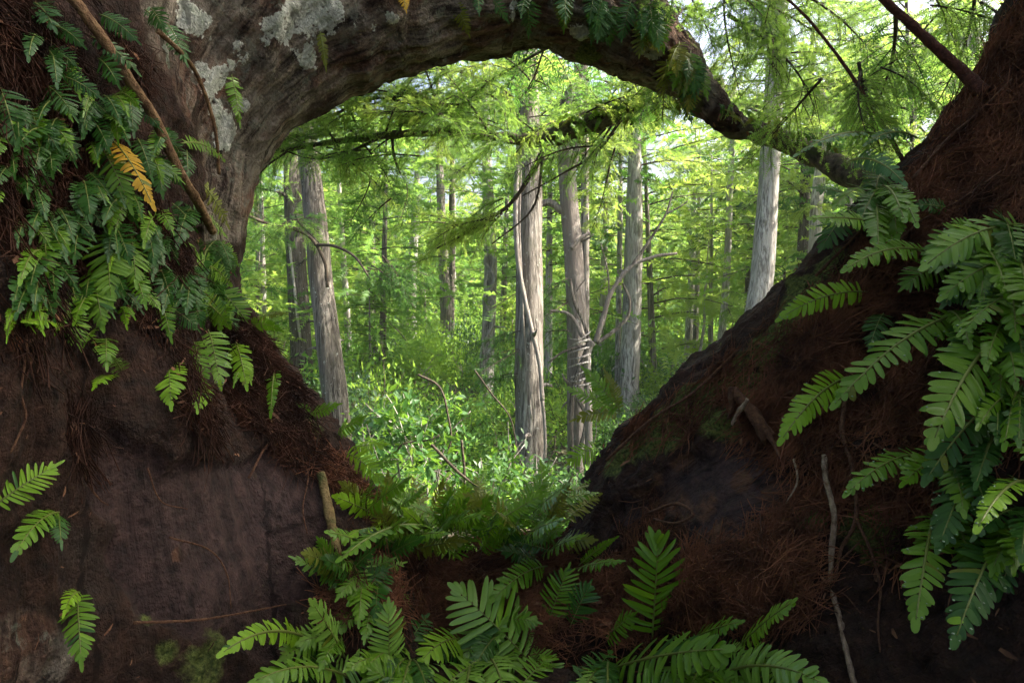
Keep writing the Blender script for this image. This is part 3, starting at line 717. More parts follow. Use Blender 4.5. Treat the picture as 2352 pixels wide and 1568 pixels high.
fern('long bright fern with two drooping fronds in the middle of the leaning trunk', [(2215, 722, 1925, 920, 102, 'fern', dict(hero=True, drops=16, lift=.26)), (1958, 866, 1798, 1005, 76, 'bright', dict(hero=True, drops=16, lift=.25)), (2030, 720, 2000, 790, 60, 'dark')])
fern('fern frond between the long bright fern and the right border', [(2370, 670, 2214, 756, 84, 'fern', dict(hero=True, drops=16, lift=.2))])
fern('very broad fern frond hanging at the right border', [(2296, 782, 2147, 1004, 140, 'fern', dict(hero=True, drops=16, lift=.24))])
fern('dark shaded fern frond below the very broad one', [(2330, 900, 2133, 1092, 104, 'dark', dict(hero=True, drops=16, lift=.18)), (2352, 880, 2330, 960, 80, 'dark')])
fern('droplet-tipped fern frond pointing left above the pale hanging root', [(2120, 1044, 1952, 1126, 70, 'fern', dict(hero=True, drops=16, lift=.2))])
fern('bright yellow-green fern tip at the right border', [(2372, 1115, 2248, 1208, 66, 'bright', dict(hero=True, drops=16, lift=.3))])
fern('fern frond hanging straight down over the bark lower right', [(2150, 1180, 2104, 1422, 100, 'fern', dict(hero=True, drops=16, lift=.22))])
fern('long dark fern fronds in the lower right corner', [(2248, 1080, 2160, 1244, 108, 'dark', dict(hero=True, drops=16, lift=.18)), (2316, 1220, 2198, 1458, 116, 'dark', dict(hero=True, drops=16, lift=.2)), (2360, 1200, 2300, 1350, 100, 'dark')])
# ferns in front, along the bottom
fern('long fern frond arching left across the red fibres', [(1010, 1222, 785, 1280, 64, 'fern', dict(hero=True, lift=.2))])
fern('short fern frond facing forward in the middle of the gap', [(1050, 1190, 1056, 1254, 74, 'fern', dict(lift=.2)), (1092, 1214, 1172, 1242, 46, 'fern', dict(lift=.18))])
fern('yellowish curled fern at the right of the gap', [(1212, 1222, 1288, 1203, 34, 'bright', dict(lift=.15)), (1200, 1226, 1150, 1180, 30, 'olive', dict(lift=.1))])
fern('brownish fern frond against the left trunk beside the gap', [(845, 1172, 788, 1112, 46, 'olive', dict(lift=.1))])
fern('fern reaching right over the base of the leaning trunk', [(1262, 1152, 1364, 1132, 42, 'fern', dict(lift=.15))])
fern('small forked fern at the foot of the leaning trunk', [(1325, 1308, 1424, 1288, 38, 'fern', dict(lift=.12)), (1330, 1300, 1412, 1236, 22, 'fern', dict(lift=.12))])
fern('fern with broad front frond behind the big pale one', [(1258, 1302, 1136, 1372, 64, 'fern', dict(hero=True, lift=.12)), (1262, 1425, 1302, 1312, 92, 'fern', dict(hero=True)), (1310, 1440, 1350, 1350, 80, 'dark')])
fern('big pale fern frond at the bottom centre pointing up left', [(1238, 1545, 1058, 1362, 196, 'pale', dict(hero=True, lift=.12, fwd=.3))])
fern('upright symmetric fern frond right of the bottom centre', [(1500, 1470, 1512, 1248, 146, 'fern', dict(hero=True, lift=.16, fwd=.5))])
fern('broad fern frond spreading right at the bottom border', [(1390, 1545, 1660, 1490, 150, 'fern', dict(hero=True, lift=.2, fwd=.25))])
fern('pale upright fern at the bottom left of the clump', [(893, 1560, 893, 1398, 96, 'pale', dict(hero=True, lift=.14))])
fern('dark fern fan behind the pale upright fern', [(915, 1515, 978, 1418, 92, 'dark', dict(hero=True))])
fern('yellow-green fern frond left of the big pale frond', [(1068, 1470, 972, 1512, 88, 'bright', dict(hero=True, lift=.14))])
fern('flat bright fern frond stretching left at the bottom', [(712, 1470, 514, 1496, 60, 'bright', dict(hero=True, lift=.14))])
fern('shiny fern frond leaning up left above the flat bright one', [(790, 1510, 720, 1388, 80, 'pale', dict(hero=True, lift=.14)), (795, 1365, 884, 1308, 56, 'dark', dict(lift=.1)), (800, 1420, 880, 1385, 50, 'fern')])
fern('low fern frond along the bottom border left of the clump', [(800, 1558, 588, 1562, 76, 'fern', dict(hero=True, lift=.14))])
fern('slender bright fern frond pointing up right near the bottom', [(1685, 1500, 1818, 1383, 70, 'bright', dict(hero=True, lift=.16))])
fern('dim fern frond behind the slender bright one', [(1580, 1475, 1698, 1428, 58, 'fern', dict(lift=.14))])
fern('pale fern at the bottom border right of the clump', [(1640, 1560, 1885, 1566, 100, 'pale', dict(hero=True, lift=.2))])
fern('fern fronds at the bottom border under the big pale one', [(1010, 1590, 1120, 1500, 110, 'fern', dict(lift=.1)), (1180, 1600, 1260, 1510, 110, 'fern', dict(lift=.1)), (940, 1600, 860, 1540, 90, 'fern', dict(lift=.1)), (1330, 1600, 1400, 1500, 100, 'dark', dict(lift=.1)), (1440, 1610, 1540, 1560, 90, 'fern', dict(lift=.1))])
fern('feathery fern tuft on the crest of the leaning trunk', [(1427, 944, 1346, 852, 46, 'fern', dict(lift=.0)), (1424, 946, 1306, 892, 44, 'fern', dict(lift=0)), (1424, 950, 1322, 962, 44, 'olive', dict(lift=0)), (1425, 946, 1392, 858, 36, 'olive', dict(lift=0)), (1380, 1030, 1310, 1060, 60, 'bright', dict(lift=.02))])
fern('bright fern on the crest of the lower left trunk', [(790, 1040, 872, 1100, 60, 'bright', dict(lift=.05)), (800, 1030, 880, 1020, 52, 'bright', dict(lift=.05)), (770, 1000, 830, 960, 44, 'fern', dict(lift=.05)), (820, 1075, 900, 1060, 50, 'fern', dict(lift=.05))])
fern('fern at the edge of the lower left trunk above the bright one', [(700, 960, 772, 930, 40, 'fern', dict(lift=.05)), (720, 980, 690, 935, 40, 'fern', dict(lift=.05))])
# crowd of ferns in the gap between the trunks
rg = random.Random(4)
for i in range(17):
    x = 850 + i * 27 + rg.uniform(-12, 12); y = rg.uniform(1175, 1225)
    fr = []
    for k in range(rg.choice((3, 4, 4, 5))):
        a = rg.uniform(-1.2, 1.2); L = rg.uniform(60, 125)
        fr.append((x + rg.uniform(-15, 15), y + rg.uniform(-6, 12), x + L * math.sin(a) * 1.2, y - L * math.cos(a) * .85 - 8, rg.uniform(40, 70), rg.choice(('fern', 'fern', 'bright', 'olive', 'bright', 'fern')), dict(lift=rg.uniform(-.25, .15), arch=.02)))
    fern('fern in the dense green row growing in the gap between the two trunks', fr, group='ferns in the gap', rg=rg)
for i in range(20):
    x = 790 + i * 25 + rg.uniform(-12, 12); y = rg.uniform(1225, 1290) if x > 850 else rg.uniform(1250, 1330)
    fr = []
    for k in range(rg.choice((2, 3, 3))):
        a = rg.choice((-1, 1)) * rg.uniform(.3, 1.5); L = rg.uniform(55, 115)
        fr.append((x + rg.uniform(-15, 15), y + rg.uniform(-6, 12), x + L * math.sin(a) * 1.1, y - L * math.cos(a) * .8 - 5, rg.uniform(40, 64), rg.choice(('fern', 'fern', 'bright', 'dark', 'fern', 'olive')), dict(lift=rg.uniform(.02, .2), arch=.06)))
    fern('fern in the front row of the gap, above the red fibres', fr, group='front ferns of the gap', rg=rg)
# the many small ferns that clothe the left trunk and the dark recesses
def fill(label, group, num, areas, size, mats, seed, ang=(.2, 1.1), lift=(.03, .1)):
    rg = random.Random(seed)
    for i in range(num):
        a = rg.choice(areas); x = rg.uniform(a[0], a[2]); y = rg.uniform(a[1], a[3])
        if hit(x, y) is None: continue
        fr = []
        for k in range(rg.choice((1, 2, 2, 3))):
            th = rg.uniform(*ang) * rg.choice((-.6, 1, 1)); L = rg.uniform(*size)
            bx = x + rg.uniform(-18, 18); by = y + rg.uniform(-18, 18)
            fr.append((bx, by, bx + L * math.sin(th), by + L * math.cos(th), L * rg.uniform(.5, .8), rg.choice(mats), dict(lift=rg.uniform(*lift))))
        fern(label, fr, group=group, rg=rg)
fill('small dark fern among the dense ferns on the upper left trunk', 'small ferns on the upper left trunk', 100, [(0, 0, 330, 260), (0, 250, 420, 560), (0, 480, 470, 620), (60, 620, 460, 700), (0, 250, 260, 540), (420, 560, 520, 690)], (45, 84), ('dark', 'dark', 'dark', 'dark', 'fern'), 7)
fill('tiny fern sprout on the bare lower left trunk', 'tiny ferns on the lower left trunk', 9, [(0, 640, 180, 820), (60, 560, 300, 760), (540, 800, 640, 900)], (28, 48), ('fern', 'fern', 'bright'), 8)
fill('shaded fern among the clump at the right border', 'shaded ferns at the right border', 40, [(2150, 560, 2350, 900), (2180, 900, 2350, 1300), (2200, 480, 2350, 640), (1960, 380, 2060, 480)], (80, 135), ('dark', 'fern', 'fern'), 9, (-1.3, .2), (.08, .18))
fill('dark fern hanging from the right end of the arching limb', 'ferns on the limb end', 26, [(1420, 0, 1560, 70), (1500, 60, 1600, 150), (1560, 130, 1640, 230), (1180, -20, 1420, 10), (1440, -10, 1540, 40)], (45, 90), ('dark', 'fern', 'blue', 'olive'), 10, (-.4, .4))
fill('small shaded fern between the big fronds at the bottom', 'small ferns at the bottom', 30, [(640, 1470, 1000, 1560), (960, 1430, 1560, 1568), (770, 1260, 860, 1420), (1500, 1480, 1800, 1568)], (70, 130), ('fern', 'pale', 'fern', 'dark'), 12, (-2.6, 2.6), (.03, .1))

# ------------------------------------------------------------------ feathery cypress boughs (shared meshes)
def bough_geo(seed):
    rg = np.random.default_rng(seed)
    wood, tri = [], []
    ax = lambda x: np.array((x, .06 * math.sin(3 * x + seed), .12 * x - .30 * x * x))
    wood.append(tube([ax(x) for x in np.linspace(0, 1, 7)], [.014, .009, .003], 12, 4))
    x = .10; s = 1
    while x < 1.0:
        p = ax(x); L = .36 * (1 - x) ** .6 + .09; L *= rg.uniform(.55, 1.2)
        az = s * rg.uniform(.5, 1.15); D = nrm((math.cos(az), math.sin(az), rg.normal(.0, .34)))
        e = lambda q: p + D * q * L + np.array((0, 0, -.42 * L * q * q))
        wood.append(tube([e(0), e(.5), e(1)], [.004, .0012], 4, 3))
        q = .10; s2 = 1
        while q < 1.02:
            b = e(q); l2 = .095 * rg.uniform(.6, 1.35) * (1.15 - .5 * q)
            D2 = nrm(D + nrm(np.cross(D, rg.normal(0, 1, 3))) * rg.uniform(.5, 1.2) + np.array((0, 0, rg.uniform(-.75, .1))))
            S2 = nrm(np.cross(D2, rg.normal(0, 1, 3)))
            k = max(3, int(l2 / .013))
            for i in range(k):
                c = b + D2 * l2 * (i + .5) / k + np.array((0, 0, -.3 * l2 * (i / k) ** 2))
                ln = .023 * rg.uniform(.7, 1.25) * (1.1 - .5 * i / k)
                for s3 in (-1, 1):
                    d = nrm(S2 * s3 + D2 * .6 + np.array((0, 0, rg.normal(-.1, .25))))
                    tri.append((c - D2 * .0045, c + D2 * .0045, c + d * ln))
            q += .024 / L * rg.uniform(.8, 1.3)
        x += .030 * rg.uniform(.6, 1.4); s = -s
    Vw, Fw = merge(wood); T = np.array(tri).reshape(-1, 3); F3 = np.arange(len(T)).reshape(-1, 3) + len(Vw)
    V_ = np.vstack([Vw, T])
    mi = np.concatenate([np.zeros(sum(len(f) for f in Fw)), np.ones(len(F3))])
    return V_, Fw + [F3], mi
def crown_geo(seed, nb=34, npl=17, rad=.27, wide=False):
    """whole feathery crown, height 1"""
    rg = np.random.default_rng(seed); wood, tri = [], []
    for i in range(nb):
        u = .06 + .92 * (i + rg.random()) / nb; a = i * 2.4 + rg.uniform(-.6, .6)
        L = rad * ((1.08 - u) ** .7 if not wide else (.35 + 1.1 * math.sin(3.0 * u) ** 1.0 * .75)) * rg.uniform(.6, 1.2)
        D = np.array((math.cos(a), math.sin(a), rg.uniform(0, .45))); b = np.array((0, 0, u))
        e = lambda q: b + D * q * L + np.array((0, 0, -.30 * L * q * q))
        wood.append(tube([e(0), e(.5), e(1)], [.0035, .001], 4, 3))
        for k in range(npl):
            q = rg.uniform(.18, 1.08); c0 = e(q) + rg.normal(0, 1, 3) * np.array((.028, .028, .016))
            d0 = nrm(D * .7 + rg.normal(0, .55, 3) + np.array((0, 0, -.25))); l0 = rg.uniform(.035, .075); s0 = nrm(np.cross(d0, rg.normal(0, 1, 3)))
            m = 9
            for t in range(m):
                c = c0 + d0 * l0 * t / m + np.array((0, 0, -.3 * l0 * (t / m) ** 2)); ln = .0165 * rg.uniform(.6, 1.25)
                for s3 in (-1, 1):
                    d = nrm(s0 * s3 + d0 * .6 + rg.normal(0, .22, 3)); tri.append((c - d0 * .0034, c + d0 * .0034, c + d * ln))
    Vw, Fw = merge(wood); T = np.array(tri).reshape(-1, 3); F3 = np.arange(len(T)).reshape(-1, 3) + len(Vw)
    return np.vstack([Vw, T]), Fw + [F3], np.concatenate([np.zeros(sum(len(f) for f in Fw)), np.ones(len(F3))])
BG = [bough_geo(s) for s in (1, 2, 3)]
BOUGH = {m: [mesh_np('bough', V_, F_, [TWIG, LEAF[m]], True, mi) for V_, F_, mi in BG] for m in ('cyp', 'cypy', 'cypd')}
CG = [crown_geo(51), crown_geo(52), crown_geo(53, 30, 20, .33, True), crown_geo(54, 38, 16, .30, True)]
CROWN = {m: [mesh_np('crown', V_, F_, [TWIG, LEAF[m]], True, mi) for V_, F_, mi in CG] for m in ('cyp', 'cypy', 'cypd')}
def place(me, name, parent, ploc, pos, D, scale, up=(0, 0, 1), roll=0.0, group=None):
    D = nrm(D); S = nrm(np.cross(up, D)); U = np.cross(D, S)
    S2 = S * math.cos(roll) + U * math.sin(roll); U2 = np.cross(D, S2)
    M4 = np.eye(4); M4[:3, 0] = D * scale; M4[:3, 1] = S2 * scale; M4[:3, 2] = U2 * scale; M4[:3, 3] = np.asarray(pos) - np.asarray(ploc)
    o = bpy.data.objects.new(name, me); col.objects.link(o); o.parent = parent; o.matrix_basis = Matrix(M4.tolist())
    return o

# branches that belong to the old tree
def branch_px(name, pts, mat, label=None, rough=.25, sides=9, parent=HT, loc=LOC, n_=None):
    c = [P(a, b, d) for a, b, d, r in pts]; r = [q[3] * q[2] / FPX for q in pts]
    V_, F_ = tube(c, r, n_ or len(c) * 7, sides, rough, 0, len(pts))
    return obj(name, mesh_np(name, V_ - np.asarray(loc), F_, mat), parent, None, label)
branch_px('branch', [(1600, 215, 2.58, 36), (1625, 248, 2.58, 32), (1660, 278, 2.58, 27), (1730, 300, 2.55, 25), (1815, 332, 2.5, 25), (1900, 374, 2.42, 26), (1985, 420, 2.3, 28), (2060, 470, 2.15, 30)], LIMBM, 'thin mossy branch running down right from the end of the limb')
branch_px('branch', [(1660, 205, 3.2, 28), (1560, 222, 3.3, 27), (1480, 234, 3.4, 26), (1380, 268, 3.5, 27), (1290, 308, 3.6, 26), (1230, 322, 3.7, 17), (1120, 312, 3.8, 11), (1000, 304, 3.9, 10), (880, 312, 4.0, 8), (740, 330, 4.1, 6), (610, 352, 4.2, 4)], LIMBM, 'dark ferny branch crossing the opening under the arching limb', .3)
branch_px('twig', [(1258, 325, 3.6, 7), (1222, 395, 3.6, 6), (1170, 470, 3.6, 4.5), (1080, 530, 3.6, 3), (1000, 572, 3.6, 2)], TWIG)
branch_px('twig', [(1245, 330, 3.6, 4), (1240, 420, 3.5, 3), (1215, 490, 3.5, 2.5), (1130, 560, 3.5, 1.5)], TWIG)
branch_px('twig', [(1430, 270, 3.4, 4), (1370, 350, 3.4, 3), (1290, 400, 3.4, 2), (1200, 450, 3.4, 1.5)], TWIG)
branch_px('twig', [(1010, 300, 3.9, 4), (1060, 240, 3.9, 3), (1160, 165, 3.8, 3), (1260, 110, 3.7, 3)], TWIG)
branch_px('twig', [(880, 312, 4.0, 4), (800, 350, 4.0, 3), (720, 365, 4.0, 2), (650, 345, 4.0, 1.5)], TWIG)
branch_px('twig', [(900, 308, 4.0, 4), (905, 360, 4.0, 3), (920, 400, 4.0, 2)], TWIG)
branch_px('twig', [(760, 270, 4.0, 3), (850, 225, 3.9, 3), (960, 240, 3.9, 3), (1060, 240, 3.9, 3)], TWIG)
branch_px('stem', [(1995, -30, 1.75, 9), (2080, 45, 1.75, 10), (2150, 110, 1.75, 12), (2210, 165, 1.75, 14), (2262, 216, 1.72, 18)], STEMR, 'straight red-brown stem slanting into the leaning trunk', .12)
branch_px('twig', [(1790, -20, 2.1, 3), (1870, 60, 2.05, 3.5), (1960, 180, 2.0, 4), (2030, 290, 1.95, 4.5), (2075, 370, 1.9, 5)], STEMR)
rgb = random.Random(21)
def spray_along(pts, num, ln, mats, spread, below=.3, jit=.06, dirx=0):
    c = np.array([P(a, b, d) for a, b, d in pts])
    for i in range(num):
        u = rgb.uniform(0, len(c) - 1.001); k = int(u); p = c[k] + (c[k + 1] - c[k]) * (u - k)
        T = nrm(c[k + 1] - c[k])
        D = T * rgb.uniform(-.3, 1) + np.array((rgb.gauss(dirx, spread), rgb.gauss(-.15, spread), rgb.gauss(-below, spread * .8)))
        me = BOUGH[rgb.choice(mats)][rgb.randrange(3)]
        place(me, 'leafy_twig', HT, LOC, p + np.array([rgb.gauss(0, jit) for _ in range(3)]), D, ln * rgb.uniform(.6, 1.3), roll=rgb.uniform(-.9, .9))
spray_along([(1250, 318, 3.65), (1000, 300, 3.9), (740, 328, 4.1), (600, 352, 4.2)], 40, .44, ('cyp', 'cypy', 'cyp'), .6, -.1)
spray_along([(1215, 420, 3.6), (1150, 490, 3.6), (1080, 530, 3.6), (1000, 572, 3.6)], 13, .32, ('cyp', 'cypy'), .35, .0, .03, -.8)
spray_along([(1240, 120, 3.7), (1060, 240, 3.9), (850, 225, 3.9), (740, 280, 4.0)], 24, .45, ('cyp', 'cypy'), .6, -.05)
spray_along([(1430, 280, 3.4), (1350, 350, 3.4)], 5, .36, ('cyp', 'cypy'), .5, .15)
spray_along([(1640, 215, 3.2), (1480, 225, 3.4), (1300, 300, 3.6)], 11, .35, ('cypy', 'cyp'), .6, -.3)
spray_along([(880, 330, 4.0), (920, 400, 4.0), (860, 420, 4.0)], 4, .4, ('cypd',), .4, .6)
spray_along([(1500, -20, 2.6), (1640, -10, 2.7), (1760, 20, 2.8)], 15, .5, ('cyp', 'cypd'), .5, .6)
spray_along([(1800, -10, 2.1), (1960, 180, 2.0), (2060, 340, 1.9)], 7, .34, ('cyp',), .5, .1)
spray_along([(2120, -60, 2.3), (2230, -90, 2.4), (2320, -60, 2.3)], 7, .5, ('cypd', 'cyp'), .5, .3)
def fern_free(label, d, fr, group=None, rg=random):
    loc = P(fr[0][0], fr[0][1], d); t = thing('fern', loc, label, 'fern', group)
    for bx, by, tx, ty, w_, mat in fr:
        p = P(bx, by, d); e = P(tx, ty, d - .04); L = np.linalg.norm(e - p); W = w_ * d / FPX
        c = (p + e) / 2 + np.array((0, -.05, .12 * L)); N0 = nrm(nrm(CAM - p) + np.array((rg.gauss(0, .3), 0, .4 + rg.gauss(0, .3))))
        make_frond(t, loc, p, c, e, N0, W, int(max(9, min(20, 9 + 2 * L / W))), mat, rg=rg)
rf = random.Random(9)
for i in range(22):
    u = i / 21; x = 1280 + 330 * u; y = 300 - 95 * u + rf.uniform(-12, 6)
    fr = []
    for k in range(rf.choice((2, 3, 3))):
        a_ = rf.choice((rf.uniform(-2.6, -1.9), rf.uniform(-.5, .5), rf.uniform(1.9, 2.6))); L = rf.uniform(28, 55); bx = x + rf.uniform(-10, 10)
        fr.append((bx, y, bx + L * math.sin(a_), y + L * math.cos(a_), rf.uniform(10, 18), rf.choice(('bright', 'bright', 'olive', 'fern'))))
    fern_free('yellow-green fern growing on the dark branch that crosses under the limb', 3.55 - .3 * u, fr, 'ferns on the crossing branch', rf)
for i in range(12):
    u = i / 11; x = 1660 + 260 * u; y = 268 + 95 * u
    fr = []
    for k in range(2):
        a_ = rf.uniform(2.0, 4.2); L = rf.uniform(22, 45); fr.append((x + rf.uniform(-8, 8), y + 8, x + L * math.sin(a_), y + L * math.cos(a_), rf.uniform(10, 16), rf.choice(('olive', 'dark', 'fern', 'olive'))))
    fern_free('little fern standing on the thin mossy branch below the limb end', 2.5 - .06 * u, fr, 'little ferns on the thin branch', rf)
# unseen crown of the old tree, added above the frame to shade the trunks
for i in range(90):
    a = rgb.uniform(0, 6.283); rr = rgb.uniform(.8, 6.5); z = rgb.uniform(8.2, 13)
    p = np.array((rr * math.cos(a) + 1.2, 1.0 + rr * math.sin(a), z))
    if p[1] > 1 and (p[2] - 5.5) < .46 * p[1]: continue
    place(BOUGH[rgb.choice(('cyp', 'cypd'))][rgb.randrange(3)], 'bough', HT, LOC, p, (math.cos(a), math.sin(a), rgb.uniform(-.2, .2)), rgb.uniform(2.2, 3.6), roll=rgb.uniform(-.5, .5))
for i in range(70):  # unseen boughs added where they keep direct sun off the left trunk
    y = rgb.uniform(-1.5, 2.7); p = np.array((rgb.uniform(1.6, 8.0), y, 0)); p[2] = max(6.6 + .62 * (p[0] - 1.0), 5.5 + .50 * y + .9) + rgb.uniform(0, 2.6)
    a = rgb.uniform(0, 6.283)
    place(BOUGH[rgb.choice(('cyp', 'cypd'))][rgb.randrange(3)], 'bough', HT, LOC, p, (math.cos(a), math.sin(a), rgb.uniform(0, .3)), rgb.uniform(1.3, 2.0), roll=rgb.uniform(-.5, .5))
for x0, y0, r_ in ((-2.15, -.75, 1.1), (2.45, -.75, 1.1)):  # unseen tubes added beside the camera to block side sky and darken the edges
    V_, F_ = tube([(x0, y0, 2.5), (x0, y0, 5.5), (x0 * 1.02, y0, 8), (x0 * 1.1, y0, 10.5)], [r_ * 1.25, r_, r_ * .85, r_ * .4], 24, 18, .15, .06, 5); obj('sky_blocker', mesh_np('sky_blocker', V_ - LOC, F_, LIMBM), HT)
for x0, y0, tx, ty in ((-1.2, 1.9, -1.5, 2.5), (2.6, 1.7, 3.3, 2.0)):
    c = [(x0, y0, 6.6), ((x0 + tx) / 2, (y0 + ty) / 2, 9), (tx, ty, 11.5)]
    V_, F_ = tube(c, [.55, .42, .12], 20, 14, .15, .05, 2); obj('upper_trunk', mesh_np('upper_trunk', V_ - LOC, F_, LIMBM), HT)

# ------------------------------------------------------------------ trees of the forest
def trunk_mesh(c, r, bark, seed, sides=18, n_=44, flute=.05, rough=.05):
    V_, F_ = tube(c, r, n_, sides, rough, flute, seed)
    return V_, F_
def cypress(label, pts, d, wt_, wb, bark, Ht, boughs, blen, zr, mats, name='cypress_tree', cat='tree', group=None, seed=0, flare=1.22, azr=None):
    rg = random.Random(seed * 7 + 3)
    c = [P(a, b, d) for a, b in pts]                                     # top to bottom
    dn = nrm(c[-1] - c[-2]); dn = nrm(np.array((dn[0] * .6, dn[1] * .3, -1)))
    zb = float(gz(np.array([c[-1][0]]), np.array([c[-1][1]]))[0]) - .3
    if c[-1][2] > zb + .2: c.append(c[-1] + dn * ((c[-1][2] - zb)))
    upd = nrm(c[0] - c[1]); upd = nrm(np.array((upd[0] * .7, upd[1], 1)))
    rt = wt_ / 2 * d / FPX; rb = wb / 2 * d / FPX
    if c[0][2] < Ht: c.insert(0, c[0] + upd * (Ht - c[0][2]))
    c = np.array(c)[::-1]
    zs = c[:, 2]; m = len(c)
    zt0 = P(*pts[0], d)[2]; zb0 = P(*pts[-1], d)[2]
    r = np.interp(zs, [zb, zb + .01, zb0, zt0, max(Ht, zt0 + .1)], [rb * flare, rb * flare, rb, rt, rt * .22])
    base = np.array((c[0][0], c[0][1], zb))
    t = thing(name, base, label, cat, group)
    V_, F_ = trunk_mesh(c - base, r, bark, seed)
    obj('trunk', mesh_np('trunk', V_, F_, bark), t)
    if rb > .16:
        for i in range(rg.choice((4, 5, 6))):
            z = rg.uniform(zb + 1.2, min(zt0 + 1, Ht)); p = np.array([np.interp(z, zs, c[:, k]) for k in range(3)]); rr = float(np.interp(z, zs, r)); a = rg.uniform(0, 6.283)
            D = np.array((math.cos(a), math.sin(a), rg.uniform(-.2, .7))); l_ = rg.uniform(.12, .55)
            Vs, Fs = tube([p + D * rr * .6, p + D * (rr + l_ * .5), p + D * (rr + l_) + np.array((0, 0, rg.uniform(-.15, .1)))], [rr * rg.uniform(.16, .3), rr * .12, rr * .05], 7, 6, .25, 0, i)
            obj('branch_stub', mesh_np('branch_stub', Vs - base, Fs, bark), t)
    for i in range(boughs):
        z = rg.uniform(*zr); p = np.array([np.interp(z, zs, c[:, k]) for k in range(3)])
        a = rg.uniform(0, 6.283) if azr is None else rg.uniform(*azr)
        place(BOUGH[rg.choice(mats)][rg.randrange(3)], 'bough', t, base, p, (math.cos(a), math.sin(a), rg.uniform(-.15, .45)), blen * rg.uniform(.65, 1.25), roll=rg.uniform(-.5, .5))
    return t, base
CY = ('cyp', 'cyp', 'cypd'); CYL = ('cyp', 'cypy', 'cyp')
tA, bA = cypress('big grey-brown cypress trunk at the left of the opening', [(700, 250), (722, 480), (742, 680), (768, 900)], 16.5, 44, 55, BARKM, 17, 15, 2.2, (8.2, 14), CYL, seed=1)
tB, bB = cypress('dark ivy-striped cypress trunk just left of the big grey-brown one', [(672, 420), (680, 600), (690, 780)], 24, 42, 48, BARKD, 17, 12, 3.4, (7.5, 16), CY, seed=2)
cypress('short-looking red and white streaked trunk under bright yellow foliage', [(955, 470), (950, 560), (946, 640)], 36, 18, 22, BARKP, 15, 12, 3.2, (7, 14), ('cypy',), seed=3)
cypress('grey trunk in the far middle with a darker thin one beside it', [(1012, 450), (1018, 600), (1024, 700)], 33, 20, 26, BARK, 16, 10, 3.4, (9, 15), CYL, seed=4)
cypress('thin dark trunk right beside the grey far middle one', [(1038, 450), (1038, 620), (1036, 700)], 35, 13, 15, BARKD, 16, 9, 3.4, (9, 15), CYL, seed=5)
tE, bE = cypress('knobbly pale trunk wrapped in old vines left of the main trunk', [(1122, 480), (1127, 600), (1122, 760), (1118, 920)], 25, 28, 32, BARKP, 15, 10, 2.6, (8.8, 14), CYL, seed=6)
tF, bF = cypress('main tall grey cypress trunk with a vine in the centre of the view', [(1208, 120), (1214, 330), (1217, 600), (1217, 860), (1217, 1090)], 15.5, 52, 66, BARK, 17, 12, 1.9, (8.6, 14), CYL, seed=7, flare=1.25)
tG, bG = cypress('forked brown-grey trunk right of the main one, with a side limb', [(1302, 380), (1308, 480), (1318, 600), (1325, 760), (1328, 1080)], 16.5, 40, 50, BARKS, 9.0, 0, 2.4, (9, 13), CY, seed=8, flare=1.2)
cypress('thin grey trunk directly behind the forked one', [(1344, 380), (1343, 560), (1342, 720)], 20, 18, 22, BARK, 15, 9, 2.2, (8.4, 14), CYL, seed=9)
tH, bH = cypress('pale mottled trunk right of the forked one, bare at mid height', [(1456, 500), (1452, 680), (1442, 940)], 23, 40, 48, BARKP, 15, 12, 2.2, (8.4, 14), CYL, seed=10)
cypress('slim pale trunk leaning on the pale mottled one', [(1424, 500), (1421, 680), (1418, 880)], 24, 12, 14, BARKP, 13, 6, 2.4, (8.6, 12), CYL, seed=11)
cypress('thin white trunk, left one of the pair before the far greenery', [(1590, 580), (1585, 700), (1578, 830)], 34, 15, 18, BARKP, 13, 8, 2.8, (8.3, 12), CYL, seed=12)
cypress('thin greyish trunk, right one of the pair before the far greenery', [(1602, 590), (1599, 700), (1596, 830)], 35, 11, 14, BARK, 13, 7, 2.8, (8.5, 12), CYL, seed=13)
cypress('crooked white sapling stem between the thin pair and the slender trunk', [(1622, 640), (1616, 700), (1618, 740), (1604, 830)], 26, 5, 7, BARKP, 8, 5, 1.2, (6, 8), CYL, seed=14)
cypress('slender light trunk with yellow-green tufts left of the tall pale one', [(1684, 300), (1676, 450), (1670, 620), (1656, 800)], 24, 13, 17, BARKP, 13, 14, 1.5, (3.6, 12), ('cypy', 'cyp'), seed=15)
tM, bM = cypress('tall pale whitish trunk at the right of the opening', [(1792, 0), (1778, 200), (1764, 450), (1752, 620), (1734, 760)], 17.5, 36, 54, BARKP, 18, 20, 2.0, (8.6, 14), CYL, seed=16)
cypress('thick white weathered trunk behind the leaning trunk at far right', [(2222, 90), (2212, 200), (2200, 330)], 16, 52, 56, BARKP, 16, 18, 1.8, (7.6, 12), CYL, seed=17)
cypress('dim slender trunk behind the tall pale one', [(1850, 380), (1846, 560), (1842, 700)], 27, 14, 18, BARKD, 13, 11, 2.6, (5.5, 12), CY, seed=18)
cypress('thin grey trunk far behind at the left edge of the opening', [(592, 480), (596, 600), (600, 760)], 30, 14, 18, BARK, 14, 16, 3.0, (4.5, 13), CYL, seed=19)
cypress('faint far trunk between the big grey-brown trunk and the streaked one', [(858, 380), (855, 470), (850, 640)], 38, 16, 20, BARK, 15, 12, 3.2, (8, 14), CYL, seed=20)
cypress('thin white far trunk seen against the sky gap', [(1042, 320), (1040, 380), (1040, 440)], 44, 9, 11, BARKP, 18, 7, 3.0, (12.5, 17), CYL, seed=21)
cypress('short dark trunk piece seen through leaves right of the thin branch', [(1860, 240), (1850, 420), (1845, 560)], 21, 20, 24, BARKD, 13, 8, 2.4, (7, 12), CYL, seed=22)
